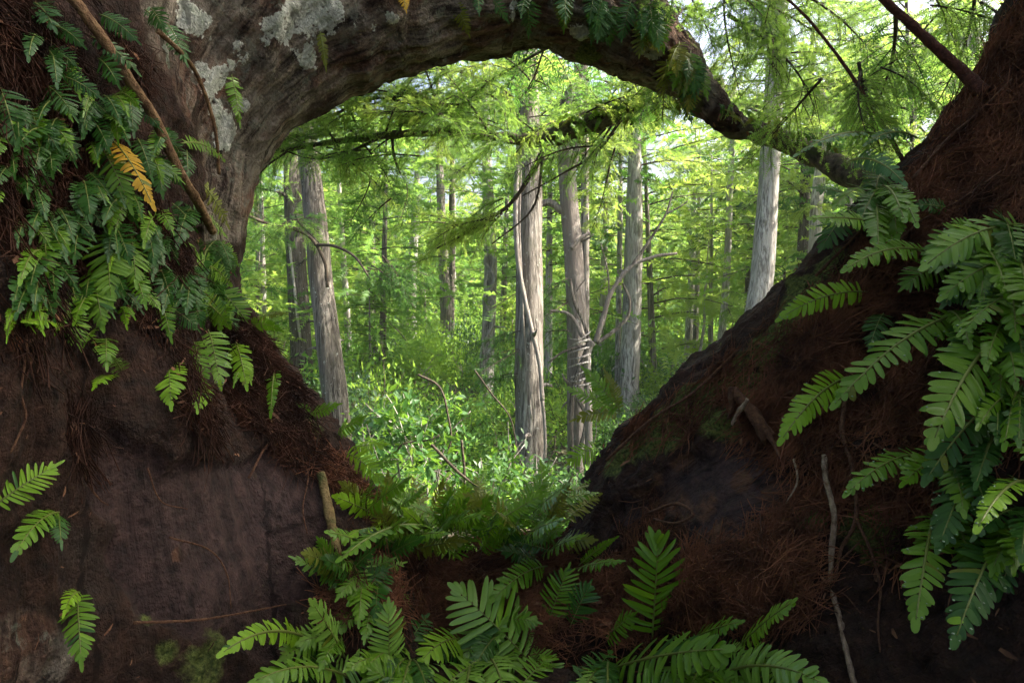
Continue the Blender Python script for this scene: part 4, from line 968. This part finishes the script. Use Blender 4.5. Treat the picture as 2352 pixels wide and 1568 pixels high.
# crooked trunk with a mossy bend, upper right
cp = [P(a, b, 19) for a, b in ((1990, 215), (1930, 185), (1885, 205), (1895, 240), (1910, 275), (1900, 320), (1880, 420), (1870, 600))]
cb = np.array((cp[-1][0], cp[-1][1], float(gz(np.array([cp[-1][0]]), np.array([cp[-1][1]]))[0]) - .2)); cp.append(cb)
ct = thing('crooked_tree', cb, 'crooked pale trunk with a sharp mossy bend, upper right', 'tree')
V_, F_ = tube(np.array(cp)[::-1] - cb, [.22, .18, .15, .14, .13, .12, .10, .07, .03], 40, 10, .18, 0, 4); obj('trunk', mesh_np('trunk', V_, F_, BARKP), ct)
rgt = random.Random(77)
for i in range(15): place(BOUGH['cyp'][i % 3], 'bough', ct, cb, cp[rgt.choice((0, 0, 1, 1, 2))], (rgt.gauss(.3, .7), rgt.gauss(0, .6), rgt.uniform(-.2, .5)), rgt.uniform(1.2, 2.2), roll=rgt.uniform(-.6, .6))

cypress('cypress rising behind the leaning trunk, only its boughs and upper stem showing', [(2075, -200), (2085, 100), (2095, 420)], 11.5, 6, 9, BARKD, 15, 24, 1.4, (6.6, 10.5), CYL, seed=23)
# vines and limbs that belong to particular trunks
def vine(t, base, pts, d, r0, r1, mat, name='vine', rough=.12):
    c = np.array([P(a, b, d + (q[0] if q else 0)) for a, b, *q in pts])
    V_, F_ = tube(c, [r0 * d / FPX, r1 * d / FPX], len(c) * 7, 8, rough, 0, int(r0)); return obj(name, mesh_np(name, V_ - base, F_, mat), t)
vine(tF, bF, [(1188, 380), (1184, 500), (1190, 600), (1206, 690), (1222, 760), (1240, 840), (1246, 920, -.1)], 15.1, 6.0, 5.0, BARKS)
vine(tF, bF, [(1196, 380), (1193, 520), (1198, 640), (1203, 760), (1212, 860), (1220, 960)], 15.2, 3.2, 2.6, BARKS)
vine(tF, bF, [(1246, 920), (1252, 1000), (1250, 1090)], 15.1, 4, 3.5, BARKS)
vine(tE, bE, [(1134, 560), (1114, 600), (1136, 640), (1112, 690), (1132, 740), (1108, 800), (1106, 900)], 24.6, 4.5, 4, BARKP, rough=.2)
vine(tE, bE, [(1112, 560), (1136, 600), (1114, 650), (1134, 700), (1110, 760), (1112, 860)], 24.6, 4, 3, BARKP, rough=.2)
vine(tE, bE, [(1138, 790), (1116, 815), (1106, 840)], 24.5, 3, 4, BARKP)
vine(tB, bB, [(664, 560), (674, 640), (682, 720), (690, 780)], 23.6, 3, 3, BARKP)
vine(tG, bG, [(1306, 492), (1285, 480), (1262, 465), (1235, 470)], 16.5, 11, 8, BARKS, 'limb')
vine(tG, bG, [(1304, 390), (1296, 320), (1300, 240), (1330, 180), (1350, 120)], 16.6, 18, 9, BARKD, 'limb')
vine(tG, bG, [(1306, 400), (1322, 340), (1330, 250), (1325, 150)], 16.6, 15, 7, BARKS, 'limb')
vine(tG, bG, [(1318, 372), (1326, 352), (1322, 340)], 16.3, 5, 3, BARKS, 'limb')
vine(tG, bG, [(1312, 570), (1330, 550), (1355, 535)], 16.2, 6, 4, BARKS, 'limb')
for i in range(14):
    a = rgt.uniform(0, 6.283)
    place(BOUGH[rgt.choice(CY)][i % 3], 'bough', tG, bG, P(rgt.uniform(1300, 1345), rgt.uniform(110, 320), 16.6), (math.cos(a), math.sin(a), rgt.uniform(-.1, .4)), rgt.uniform(1.4, 2.4), roll=rgt.uniform(-.5, .5))
vine(tA, bA, [(560, 490, -1.5), (610, 512, -1.2), (660, 522, -.8), (712, 545, -.5), (745, 600, -.4), (752, 660, -.3)], 16.2, 3.2, 4, TWIG, 'limb')
vine(tA, bA, [(724, 562, -.4), (770, 566, -.8), (815, 590, -1.2), (850, 640, -1.6)], 16.2, 4, 2, TWIG, 'limb')
for i in range(9):
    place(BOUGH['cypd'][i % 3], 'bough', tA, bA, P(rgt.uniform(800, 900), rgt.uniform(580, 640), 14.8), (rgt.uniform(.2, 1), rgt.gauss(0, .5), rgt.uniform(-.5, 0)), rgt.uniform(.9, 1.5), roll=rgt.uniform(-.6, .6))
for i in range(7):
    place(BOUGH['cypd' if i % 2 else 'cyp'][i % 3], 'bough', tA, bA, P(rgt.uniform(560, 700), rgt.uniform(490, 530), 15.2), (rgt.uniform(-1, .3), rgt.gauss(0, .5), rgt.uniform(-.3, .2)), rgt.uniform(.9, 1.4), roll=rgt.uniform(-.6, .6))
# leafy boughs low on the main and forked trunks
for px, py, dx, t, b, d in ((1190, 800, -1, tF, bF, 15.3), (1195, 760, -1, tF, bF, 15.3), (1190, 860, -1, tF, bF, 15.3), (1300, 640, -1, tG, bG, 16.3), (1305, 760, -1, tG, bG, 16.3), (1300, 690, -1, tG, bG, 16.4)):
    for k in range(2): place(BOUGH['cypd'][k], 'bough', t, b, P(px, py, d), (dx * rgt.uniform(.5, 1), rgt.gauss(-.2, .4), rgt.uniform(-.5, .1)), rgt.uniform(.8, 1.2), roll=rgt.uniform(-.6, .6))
# strangler fig gripping the forked trunk
sf = thing('strangler_fig', P(1335, 1080, 16.2), 'pale strangler fig with crooked bare branches gripping the forked trunk', 'tree'); bS = np.array(sf.location)
for pts, r0, r1, nm in (([(1350, 1090), (1352, 980), (1350, 900), (1348, 840), (1352, 800), (1360, 785)], 9, 10, 'stem'), ([(1316, 1090), (1312, 980), (1316, 900), (1330, 850), (1350, 800)], 5, 7, 'stem'), ([(1330, 1040), (1345, 960), (1322, 900), (1342, 850)], 4, 5, 'stem'),
                        ([(1362, 790), (1340, 775), (1322, 740), (1300, 718), (1262, 714)], 6, 3.5, 'branch'), ([(1356, 792), (1340, 740), (1318, 690), (1310, 640)], 5, 3, 'branch'),
                        ([(1368, 785), (1385, 730), (1400, 680), (1424, 640), (1450, 612), (1500, 590), (1555, 582)], 7, 3, 'branch'), ([(1370, 788), (1410, 760), (1440, 730), (1446, 690), (1430, 650)], 5, 2.5, 'branch'),
                        ([(1450, 612), (1500, 540), (1530, 490), (1545, 440)], 4, 1.8, 'branch'), ([(1528, 492), (1560, 476), (1580, 462)], 2.5, 1.2, 'twig'), ([(1400, 680), (1395, 620), (1380, 560)], 2.5, 1.3, 'twig'), ([(1350, 795), (1300, 805), (1262, 830)], 4, 2, 'branch'), ([(1310, 690), (1330, 660), (1345, 640)], 2, 1, 'twig')):
    vine(sf, bS, pts, 16.0, r0, r1, BARKS if r0 > 5 else BARKM, nm, .2)
for k in range(8):
    y = 770 + k * 17; vine(sf, bS, [(1356, y - 8), (1330, y + rgt.uniform(-4, 12), -.15), (1306, y + rgt.uniform(0, 16), .1)], 15.95, rgt.uniform(1.6, 3.2), 1.5, BARKP, 'root', .1)

# ------------------------------------------------------------------ undergrowth
def shrub_geo(seed, nl, size, twigs=46, asp=.48):
    rg = np.random.default_rng(seed); wood, LV = [], []
    for i in range(twigs):
        a = rg.uniform(0, 6.283); el = math.asin(rg.uniform(.05, 1)); D = np.array((math.cos(a) * math.cos(el), math.sin(a) * math.cos(el), math.sin(el)))
        R_ = rg.uniform(.6, 1.05); e = D * R_ * np.array((1, 1, 1.15)); b = np.array((rg.normal(0, .08), rg.normal(0, .08), 0))
        mid = (b + e) / 2 + np.array((0, 0, .12)) + rg.normal(0, .06, 3)
        if i % 2 == 0: wood.append(tube([b, mid, e], [.012, .003], 5, 3))
        for k in range(nl // twigs):
            u = rg.uniform(.35, 1.05); p = b * (1 - u) ** 2 + 2 * u * (1 - u) * mid + u * u * e + rg.normal(0, .075, 3)
            d = nrm(D * .5 + rg.normal(0, .6, 3) + np.array((0, 0, -.15))); nn = nrm(np.array((0, 0, 1.0)) + rg.normal(0, .55, 3)); s = nrm(np.cross(d, nn)); l = size * rg.uniform(.6, 1.25)
            h = np.cross(s, d) * l * .08
            LV.append((p, p + d * l * .5 + s * l * asp * .5 + h, p + d * l, p + d * l * .5 - s * l * asp * .5 + h))
    Vw, Fw = merge(wood); T = np.array(LV).reshape(-1, 3); o = len(Vw)
    q = np.arange(len(LV))[:, None] * 4 + o
    F3 = np.vstack([q + np.array((0, 1, 2)), q + np.array((0, 2, 3))])
    mi = np.concatenate([np.zeros(sum(len(f) for f in Fw)), np.ones(len(F3))])
    return np.vstack([Vw, T]), Fw + [F3], mi
SG = [shrub_geo(31, 1300, .085), shrub_geo(32, 1500, .070), shrub_geo(33, 1000, .11, 40, .42)]
SHRUB = {m: [mesh_np('shrub', V_, F_, [TWIG, LEAF[m]], False, mi) for V_, F_, mi in SG] for m in ('shrub', 'shruby', 'shrubd')}
SGB = shrub_geo(34, 520, .19, 26, .42)
BROAD = mesh_np('broad_shrub', SGB[0], SGB[1], [TWIGP, LEAF['broad']], False, SGB[2])
rgs = random.Random(5)
KEEP = [(735, 16.5, 900, 45), (1217, 15.5, 1040, 40), (1328, 16.5, 1040, 40), (1442, 23, 900, 36), (1120, 25, 880, 26), (685, 24, 770, 40), (1745, 17.5, 760, 45), (1585, 34, 810, 25), (1660, 24, 790, 20),
        (950, 36, 650, 16), (1028, 33, 700, 22), (1612, 26, 820, 8), (1844, 27, 650, 12)]
def blocked(px, top, d, half):
    return any(d < kd + 1 and abs(px - kx) < half + kw and top < ky - 25 for kx, kd, ky, kw in KEEP)
cnt = 0
tries = 0
SHL = []
while cnt < 470 and tries < 9000:
    tries += 1
    y = 6.5 + 40 * rgs.random() ** 1.7; x = rgs.uniform(-.55, .62) * y
    s = rgs.uniform(.75, 1.5) * (1 + y / 42); z0 = float(gz(np.array([x]), np.array([y]))[0])
    zs_ = rgs.uniform(.8, 1.45); ok = False
    for _ in range(4):
        px, py, d = project((x, y, z0 + s * 1.1 * zs_))
        if blocked(px, py, d, s * FPX / d * .8) or (d < 13 and py < 930): s *= .72
        else: ok = True; break
    if not ok: continue
    m = rgs.choices(('shrub', 'shruby', 'shrubd'), (4, 3.4, 2.6))[0]
    SHL.append((d, m, rgs.randrange(3), (x, y, z0 - .1), (rgs.gauss(0, .1), rgs.gauss(0, .1), rgs.uniform(0, 6.28)), (s, s, s * zs_))); cnt += 1
SHL.sort(key=lambda q: q[0])
far = {'shrub': [], 'shruby': [], 'shrubd': []}
for i, (d, m, k, lo, ro, sl) in enumerate(SHL):
    if i < 285:
        o = obj('shrub', SHRUB[m][k], None, lo, {'shrub': 'mid green leafy shrub in the forest undergrowth', 'shruby': 'yellow-green sunlit leafy shrub in the forest undergrowth', 'shrubd': 'grey-green small-leaved shrub in the forest undergrowth'}[m], 'shrub', {'shrub': 'mid green undergrowth shrubs', 'shruby': 'yellow-green undergrowth shrubs', 'shrubd': 'grey-green undergrowth shrubs'}[m])
        o.rotation_euler = ro; o.scale = sl
    else:
        from mathutils import Euler
        Mx = np.array(Matrix.LocRotScale(Vector(lo), Euler(ro), Vector(sl))); far[m].append((SG[k][0] @ Mx[:3, :3].T + Mx[:3, 3], SG[k][1]))
for m, L in far.items():
    if L:
        VV, FF = merge(L); obj('undergrowth', mesh_np('undergrowth', VV, FF, LEAF[m], False), None, None, {'shrub': 'far mid green undergrowth between the distant trunks', 'shruby': 'far yellow-green undergrowth between the distant trunks', 'shrubd': 'far grey-green undergrowth between the distant trunks'}[m], 'undergrowth', None, 'stuff')
# low ground cover
rq = np.random.default_rng(3); N_ = 60000
yy = 5 + 45 * rq.random(N_) ** 1.6; xx = rq.uniform(-.58, .64, N_) * yy; zz = gz(xx, yy) + rq.random(N_) ** 1.5 * .7
pp = np.stack([xx, yy, zz], 1); dv = rq.normal(0, 1, (N_, 3)); dv[:, 2] = dv[:, 2] * .5; dv /= np.linalg.norm(dv, axis=1)[:, None]
sv = np.cross(dv, np.array((0, 0, 1.0)) + rq.normal(0, .5, (N_, 3))); sv /= np.linalg.norm(sv, axis=1)[:, None]; ll = (rq.uniform(.06, .15, N_) * (1 + yy / 40))[:, None]
GV = np.stack([pp, pp + dv * ll * .5 + sv * ll * .22, pp + dv * ll, pp + dv * ll * .5 - sv * ll * .22], 1).reshape(-1, 3); gq = np.arange(N_)[:, None] * 4 + np.array((0, 1, 2, 3))
obj('ground_cover', mesh_np('ground_cover', GV, gq, LEAF['shrub'], False), None, None, 'low green leafy ground cover all over the forest floor', 'plants', None, 'stuff')
# dark broad-leaved shrub with arching stems, middle distance
for lab, px, py, d, s in (('dark shrub with large drooping leaves left of the main trunk', 960, 1010, 9.5, .95), ('dark large-leaved shrub behind the ferns of the gap', 1120, 1100, 9, .7), ('large-leaved sapling in front of the foot of the main trunk', 1235, 1100, 10.5, .5)):
    p = P(px, py, d); z0 = float(gz(np.array([p[0]]), np.array([p[1]]))[0])
    t = thing('broad_leaved_shrub', (p[0], p[1], z0), lab, 'shrub'); b = np.array((p[0], p[1], z0))
    o = obj('foliage', BROAD, t, (0, 0, p[2] - z0 - .3)); o.scale = (s, s, s); o.rotation_euler = (0, 0, px)
    for k in range(4):
        a = rgs.uniform(0, 6.28); e = np.array((math.cos(a) * s * .8, math.sin(a) * s * .8, p[2] - z0 + rgs.uniform(.1, .6) * s))
        V_, F_ = tube([(0, 0, -.2), e * np.array((.25, .25, .45)), e * np.array((.5, .5, .85)), e], [.028, .02, .012, .006], 16, 6, .15, 0, k); obj('stem', mesh_np('stem', V_, F_, BARKS), t)
# bare tangled stems in the undergrowth
for lab, pts, d, r in (('bare crooked branch with peeling grey bark arching before the dark shrub', [(960, 860), (1010, 890), (1030, 960), (1036, 1010), (1020, 1050)], 9.3, 3.2), ('forked bare twig low left of the main trunk', [(905, 1040), (930, 1018), (985, 1010), (1010, 1000)], 9.2, 2.6), ('long thin dead stem slanting through the shrubs to the main trunk', [(1090, 850), (1130, 905), (1172, 960), (1190, 1040), (1215, 1110)], 10.5, 2.2),
                       ('dark bent stem rising from the ferns of the gap', [(1060, 1010), (1066, 1070), (1072, 1130), (1110, 1170)], 7.5, 3.4), ('mossy fallen stem leaning in the gap undergrowth', [(990, 1020), (1060, 1090), (1130, 1140), (1190, 1190)], 7.0, 4), ('thin twig curving across the foot of the main trunk', [(1180, 1090), (1230, 1080), (1270, 1040), (1275, 1000)], 12, 2.6)):
    c = np.array([P(a, b, d) for a, b in pts]); V_, F_ = tube(c, [r * d / FPX, r * .6 * d / FPX], len(c) * 6, 6, .25, 0, 3)
    obj('bare_stem', mesh_np('bare_stem', V_ - c[-1], F_, TWIG), None, c[-1], lab, 'branch')

tw = []
for i in range(150):
    y = 7 + 22 * rgs.random() ** 1.3; x = rgs.uniform(-.5, .5) * y; z0 = float(gz(np.array([x]), np.array([y]))[0]); h = rgs.uniform(.8, 2.4)
    px, py, d = project((x, y, z0 + h))
    if d < 13 and py < 900: continue
    q = [np.array((x, y, z0))]
    for k in range(5): q.append(q[-1] + np.array((rgs.gauss(0, .22), rgs.gauss(0, .2), h / 5 * rgs.uniform(.5, 1.4))))
    tw.append(tube(q, [.010 + .0006 * y, .004], 14, 5))
    for k in range(2):
        s_ = q[rgs.randrange(2, 5)]; e_ = s_ + np.array((rgs.gauss(0, .4), rgs.gauss(0, .3), rgs.uniform(0, .5))); tw.append(tube([s_, (s_ + e_) / 2 + np.array((0, 0, .08)), e_], [.006 + .0004 * y, .003], 6, 4))
VV, FF = merge(tw); obj('dead_twigs', mesh_np('dead_twigs', VV, FF, BARKS), None, None, 'tangle of thin grey dead twigs all through the undergrowth', 'twigs', None, 'stuff')
# young cypresses and far trees
def young(x, y, h, mat, label, group, name='young_cypress', bark=BARK, wid=1.0, kk=None, lift=0.0):
    z0 = float(gz(np.array([x]), np.array([y]))[0]) - .15; base = np.array((x, y, z0)); t = thing(name, base, label, 'tree', group)
    lean = rgs.gauss(0, .03), rgs.gauss(0, .03)
    V_, F_ = tube([(0, 0, 0), (lean[0] * h * .5, lean[1] * h * .5, h * .5), (lean[0] * h, lean[1] * h, h)], [.012 * h + .02, .009 * h, .002 * h], 12, 8, .06, 0, 1)
    obj('trunk', mesh_np('trunk', V_, F_, bark), t)
    o = obj('crown', CROWN[mat][rgs.randrange(4) if kk is None else kk], t); o.scale = (h * wid, h * wid, h * (1 - lift)); o.location = (0, 0, h * lift); o.rotation_euler = (-lean[1], lean[0], rgs.uniform(0, 6.28))
cnt = tries = 0
while cnt < 74 and tries < 6000:
    tries += 1
    y = 17 + 32 * rgs.random(); x = rgs.uniform(-.52, .62) * y; h = rgs.uniform(3.6, 8.0)
    px, py, d = project((x, y, 3))
    if any(d < kd + 1 and abs(px - kx) < .30 * h * FPX / d * .75 + kw for kx, kd, ky, kw in KEEP): continue
    k = rgs.random(); mt = 'cypy' if k < .38 else ('cyp' if k < .78 else 'cypd')
    young(x, y, h, mt, {'cypy': 'yellow-green young feathery cypress in the forest middle ground', 'cyp': 'fresh green young feathery cypress in the forest middle ground', 'cypd': 'dark green young feathery cypress in the forest middle ground'}[mt],
          {'cypy': 'yellow-green young cypresses', 'cyp': 'fresh green young cypresses', 'cypd': 'dark green young cypresses'}[mt], wid=rgs.uniform(.9, 1.4)); cnt += 1
for i in range(125):
    y = rgs.uniform(42, 78); x = (i + rgs.random()) / 125 * 1.80 * y - .95 * y; h = rgs.uniform(7, 13.5); mt = rgs.choice(('cypy', 'cyp', 'cyp', 'cypy', 'cypd'))
    young(x, y, h, mt, 'distant tree closing the view deep in the forest', 'distant forest trees', 'distant_tree', BARKP if rgs.random() < .6 else BARK, rgs.uniform(1.2, 1.7))

for px, d, h in ((600, 26, 11), (800, 30, 13), (870, 24, 10.5), (1150, 33, 13.5), (1260, 24, 12), (1380, 27, 13), (1510, 26, 12), (1640, 29, 10), (1700, 33, 14), (1840, 23, 12), (1870, 30, 13), (1960, 20, 10.5), (2010, 26, 13), (2100, 21, 12), (2170, 27, 13), (2260, 23, 12.5), (1910, 35, 14), (2050, 34, 12)):
    p = P(px, 620, d); mt = rgs.choice(('cyp', 'cypy', 'cyp', 'cypd'))
    young(p[0], p[1], h, mt, 'tall leafy cypress behind the front trunks, its crown reaching the sky gaps', 'tall leafy cypresses behind', 'leafy_cypress', BARKP if px % 20 == 0 else BARK, rgs.uniform(.9, 1.25), lift=rgs.choice((.1, .25, .35)))

# cabbage palm behind the tall pale trunk
pb = P(1722, 560, 27); z0 = float(gz(np.array([pb[0]]), np.array([pb[1]]))[0]) - .2; pbase = np.array((pb[0], pb[1], z0))
pt = thing('palm_tree', pbase, 'dark palm with hanging fronds half hidden behind the tall pale trunk', 'palm')
zt_ = P(1722, 440, 27)[2]
V_, F_ = tube([(0, 0, 0), (0, 0, (zt_ - z0) * .5), (0, 0, zt_ - z0)], [.16, .13, .12], 14, 10, .1, 0, 2); obj('trunk', mesh_np('trunk', V_, F_, BARKD), pt)
def palm_frond():
    T = []; c = lambda u: np.array((1.9 * u - .25 * u * u, 0, .9 * u - 2.0 * u * u))
    for i in range(46):
        u = .25 + .75 * i / 45; p = c(u)
        for s in (-1, 1):
            l = .75 * (1.05 - .6 * abs(u - .5)); d = nrm((.55, s * .7, -.55 - .3 * u)); t = nrm(c(min(1, u + .02)) - c(u - .02)) * .022
            T.append((p - t, p + t, p + d * l))
    Vw, Fw = tube([c(x) for x in np.linspace(0, 1, 7)], [.03, .008], 14, 4)
    T = np.array(T).reshape(-1, 3); F3 = np.arange(len(T)).reshape(-1, 3) + len(Vw)
    return mesh_np('palm_frond', np.vstack([Vw, T]), Fw + [F3], [TWIG, LEAF['palm']], True, np.concatenate([np.zeros(sum(len(f) for f in Fw)), np.ones(len(F3))]))
pf = palm_frond()
for i in range(18):
    a = i * 2.4; place(pf, 'palm_frond', pt, pbase, (pbase[0], pbase[1], zt_), (math.cos(a), math.sin(a), rgs.uniform(-.5, .9)), rgs.uniform(.8, 1.15))

# ------------------------------------------------------------------ the moist air between the trees
def haze():
    lo = np.array((-90.0, -40.0, -2.0)); hi = np.array((110.0, 100.0, 26.0))
    V_ = np.array([(x, y, z) for x in (lo[0], hi[0]) for y in (lo[1], hi[1]) for z in (lo[2], hi[2])])
    F_ = np.array([(0, 1, 3, 2), (4, 6, 7, 5), (0, 4, 5, 1), (2, 3, 7, 6), (0, 2, 6, 4), (1, 5, 7, 3)])
    m = bpy.data.materials.new('moist_air'); m.use_nodes = True; t = m.node_tree; t.nodes.clear()
    o_ = t.nodes.new('ShaderNodeOutputMaterial'); v = t.nodes.new('ShaderNodeVolumePrincipled')
    v.inputs['Color'].default_value = (.92, .96, 1, 1); v.inputs['Density'].default_value = HAZE; v.inputs['Anisotropy'].default_value = .3
    t.links.new(v.outputs[0], o_.inputs['Volume'])
    obj('haze', mesh_np('haze', V_, F_, m, False), kind='stuff')
HAZE = .0004
if HAZE: haze()

# ------------------------------------------------------------------ labels that say which one, by neighbouring landmarks
TRUNKS = [(600, 'the left edge of the opening'), (680, 'the dark ivy-striped trunk'), (738, 'the big grey-brown trunk'), (855, 'the faint far trunk'), (950, 'the red-white streaked trunk'), (1024, 'the far grey trunk'), (1122, 'the vine-wrapped trunk'), (1217, 'the main tall trunk'), (1328, 'the forked trunk'),
          (1446, 'the pale mottled trunk'), (1590, 'the thin white pair'), (1670, 'the slender light trunk'), (1755, 'the tall pale trunk'), (1850, 'the dim slender trunk'), (1905, 'the crooked trunk'), (2085, 'the red-brown stem'), (2212, 'the white weathered trunk')]
SPOTS = {'small ferns on the upper left trunk': [(200, 90, 'the thick dry stem top'), (440, 80, 'the upper lichen'), (300, 390, 'the yellow frond'), (250, 640, 'the broad overlapping pair'), (480, 640, 'the fanned ferns'), (20, 260, 'the big dark fern fan'), (370, 380, 'the middle of the dry stem'), (450, 520, 'the dry stem foot'), (90, 60, 'the corner fern'), (130, 570, 'the wet shiny frond'), (60, 430, 'the bare fibre patch'), (340, 590, 'the dark broad frond'), (160, 230, 'the dark fern pair')],
         'tiny ferns on the lower left trunk': [(150, 740, 'the two-frond fern'), (245, 805, 'the small lone fern'), (590, 800, 'the edge stick'), (250, 640, 'the broad overlapping pair')],
         'shaded ferns at the right border': [(2240, 560, 'the upper large wet fern'), (2060, 820, 'the long bright fern'), (2220, 890, 'the very broad frond'), (2300, 1160, 'the yellow-green tip'), (2260, 1340, 'the long dark fronds'), (2280, 715, 'the border frond'), (2010, 420, 'the arched wet frond')],
         'small ferns at the bottom': [(1150, 1450, 'the big pale frond'), (1505, 1350, 'the upright symmetric frond'), (610, 1485, 'the flat bright frond'), (893, 1480, 'the pale upright fern'), (1020, 1490, 'the yellow-green frond'), (1530, 1520, 'the broad spreading frond'), (1750, 1440, 'the slender bright frond'), (755, 1450, 'the shiny leaning frond'), (820, 1330, 'the tan stick')],
         'ferns on the limb end': [(1500, 110, 'the pale limb lichen'), (1600, 200, 'the limb elbow'), (1330, 60, 'the middle of the limb'), (1450, 30, 'the limb crest'), (1640, 260, 'the thin branch start')]}
WHAT = {'small ferns on the upper left trunk': 'small fern on the left trunk', 'tiny ferns on the lower left trunk': 'tiny fern sprout on bare bark', 'shaded ferns at the right border': 'shaded fern on the right', 'small ferns at the bottom': 'small shaded fern', 'ferns on the limb end': 'dark fern hanging on the limb',
        'mid green undergrowth shrubs': 'mid green leafy shrub', 'yellow-green undergrowth shrubs': 'yellow-green leafy shrub', 'grey-green undergrowth shrubs': 'grey-green shrub', 'yellow-green young cypresses': 'yellow-green young cypress', 'fresh green young cypresses': 'fresh green young cypress', 'dark green young cypresses': 'dark green young cypress',
        'distant forest trees': 'distant tree', 'tall leafy cypresses behind': 'tall leafy cypress'}
ORD = 'first second third fourth fifth sixth seventh eighth ninth tenth eleventh twelfth thirteenth fourteenth fifteenth sixteenth seventeenth eighteenth nineteenth twentieth twenty-first twenty-second twenty-third'.split()
ROWS = {'ferns in the gap': 'fern from the left trunk in the back row of the gap', 'front ferns of the gap': 'fern from the left trunk in the front row of the gap', 'ferns on the crossing branch': 'yellow-green fern from the left on the dark crossing branch', 'little ferns on the thin branch': 'little fern from the limb end on the thin mossy branch'}
rows = {}
for o in list(sc.objects):
    g = o.get('group')
    if not g or o.parent is not None: continue
    if g in ROWS: rows.setdefault(g, []).append((project(o.location)[0], o)); continue
    if g not in WHAT: continue
    if g in SPOTS:
        px, py, d = project(o.location); q = min(SPOTS[g], key=lambda s: math.hypot(px - s[0], py - s[1])); dx, dy = px - q[0], py - q[1]
        side = ('right of' if dx > 0 else 'left of') if abs(dx) > 1.6 * abs(dy) else (('below' if dy > 0 else 'above') if abs(dy) > 1.6 * abs(dx) else ('below right of' if dx > 0 and dy > 0 else 'below left of' if dy > 0 else 'above right of' if dx > 0 else 'above left of'))
        near = 'close ' if math.hypot(dx, dy) < 45 else ''
        o['label'] = f"{WHAT[g]}, {near}{side} {q[2]}"
    else:
        px, py, d = project(np.array(o.location) + np.array((0, 0, 1.5))); q = min(TRUNKS, key=lambda s: abs(px - s[0])); dx = px - q[0]
        side = 'in line with' if abs(dx) < 12 else ('just right of' if 0 < dx < 35 else 'just left of' if -35 < dx < 0 else 'to the right of' if dx > 0 else 'to the left of')
        far_ = 'nearest' if d < 10 else 'near' if d < 15 else 'mid-distance' if d < 22 else 'farther back' if d < 32 else 'far back' if d < 48 else 'deep in the forest' if d < 62 else 'at the very back'
        o['label'] = f"{WHAT[g]} {side} {q[1]}, {far_}"
for g, L in rows.items():
    for i, (x, o) in enumerate(sorted(L, key=lambda q: q[0])): o['label'] = ORD[i] + ' ' + ROWS[g]
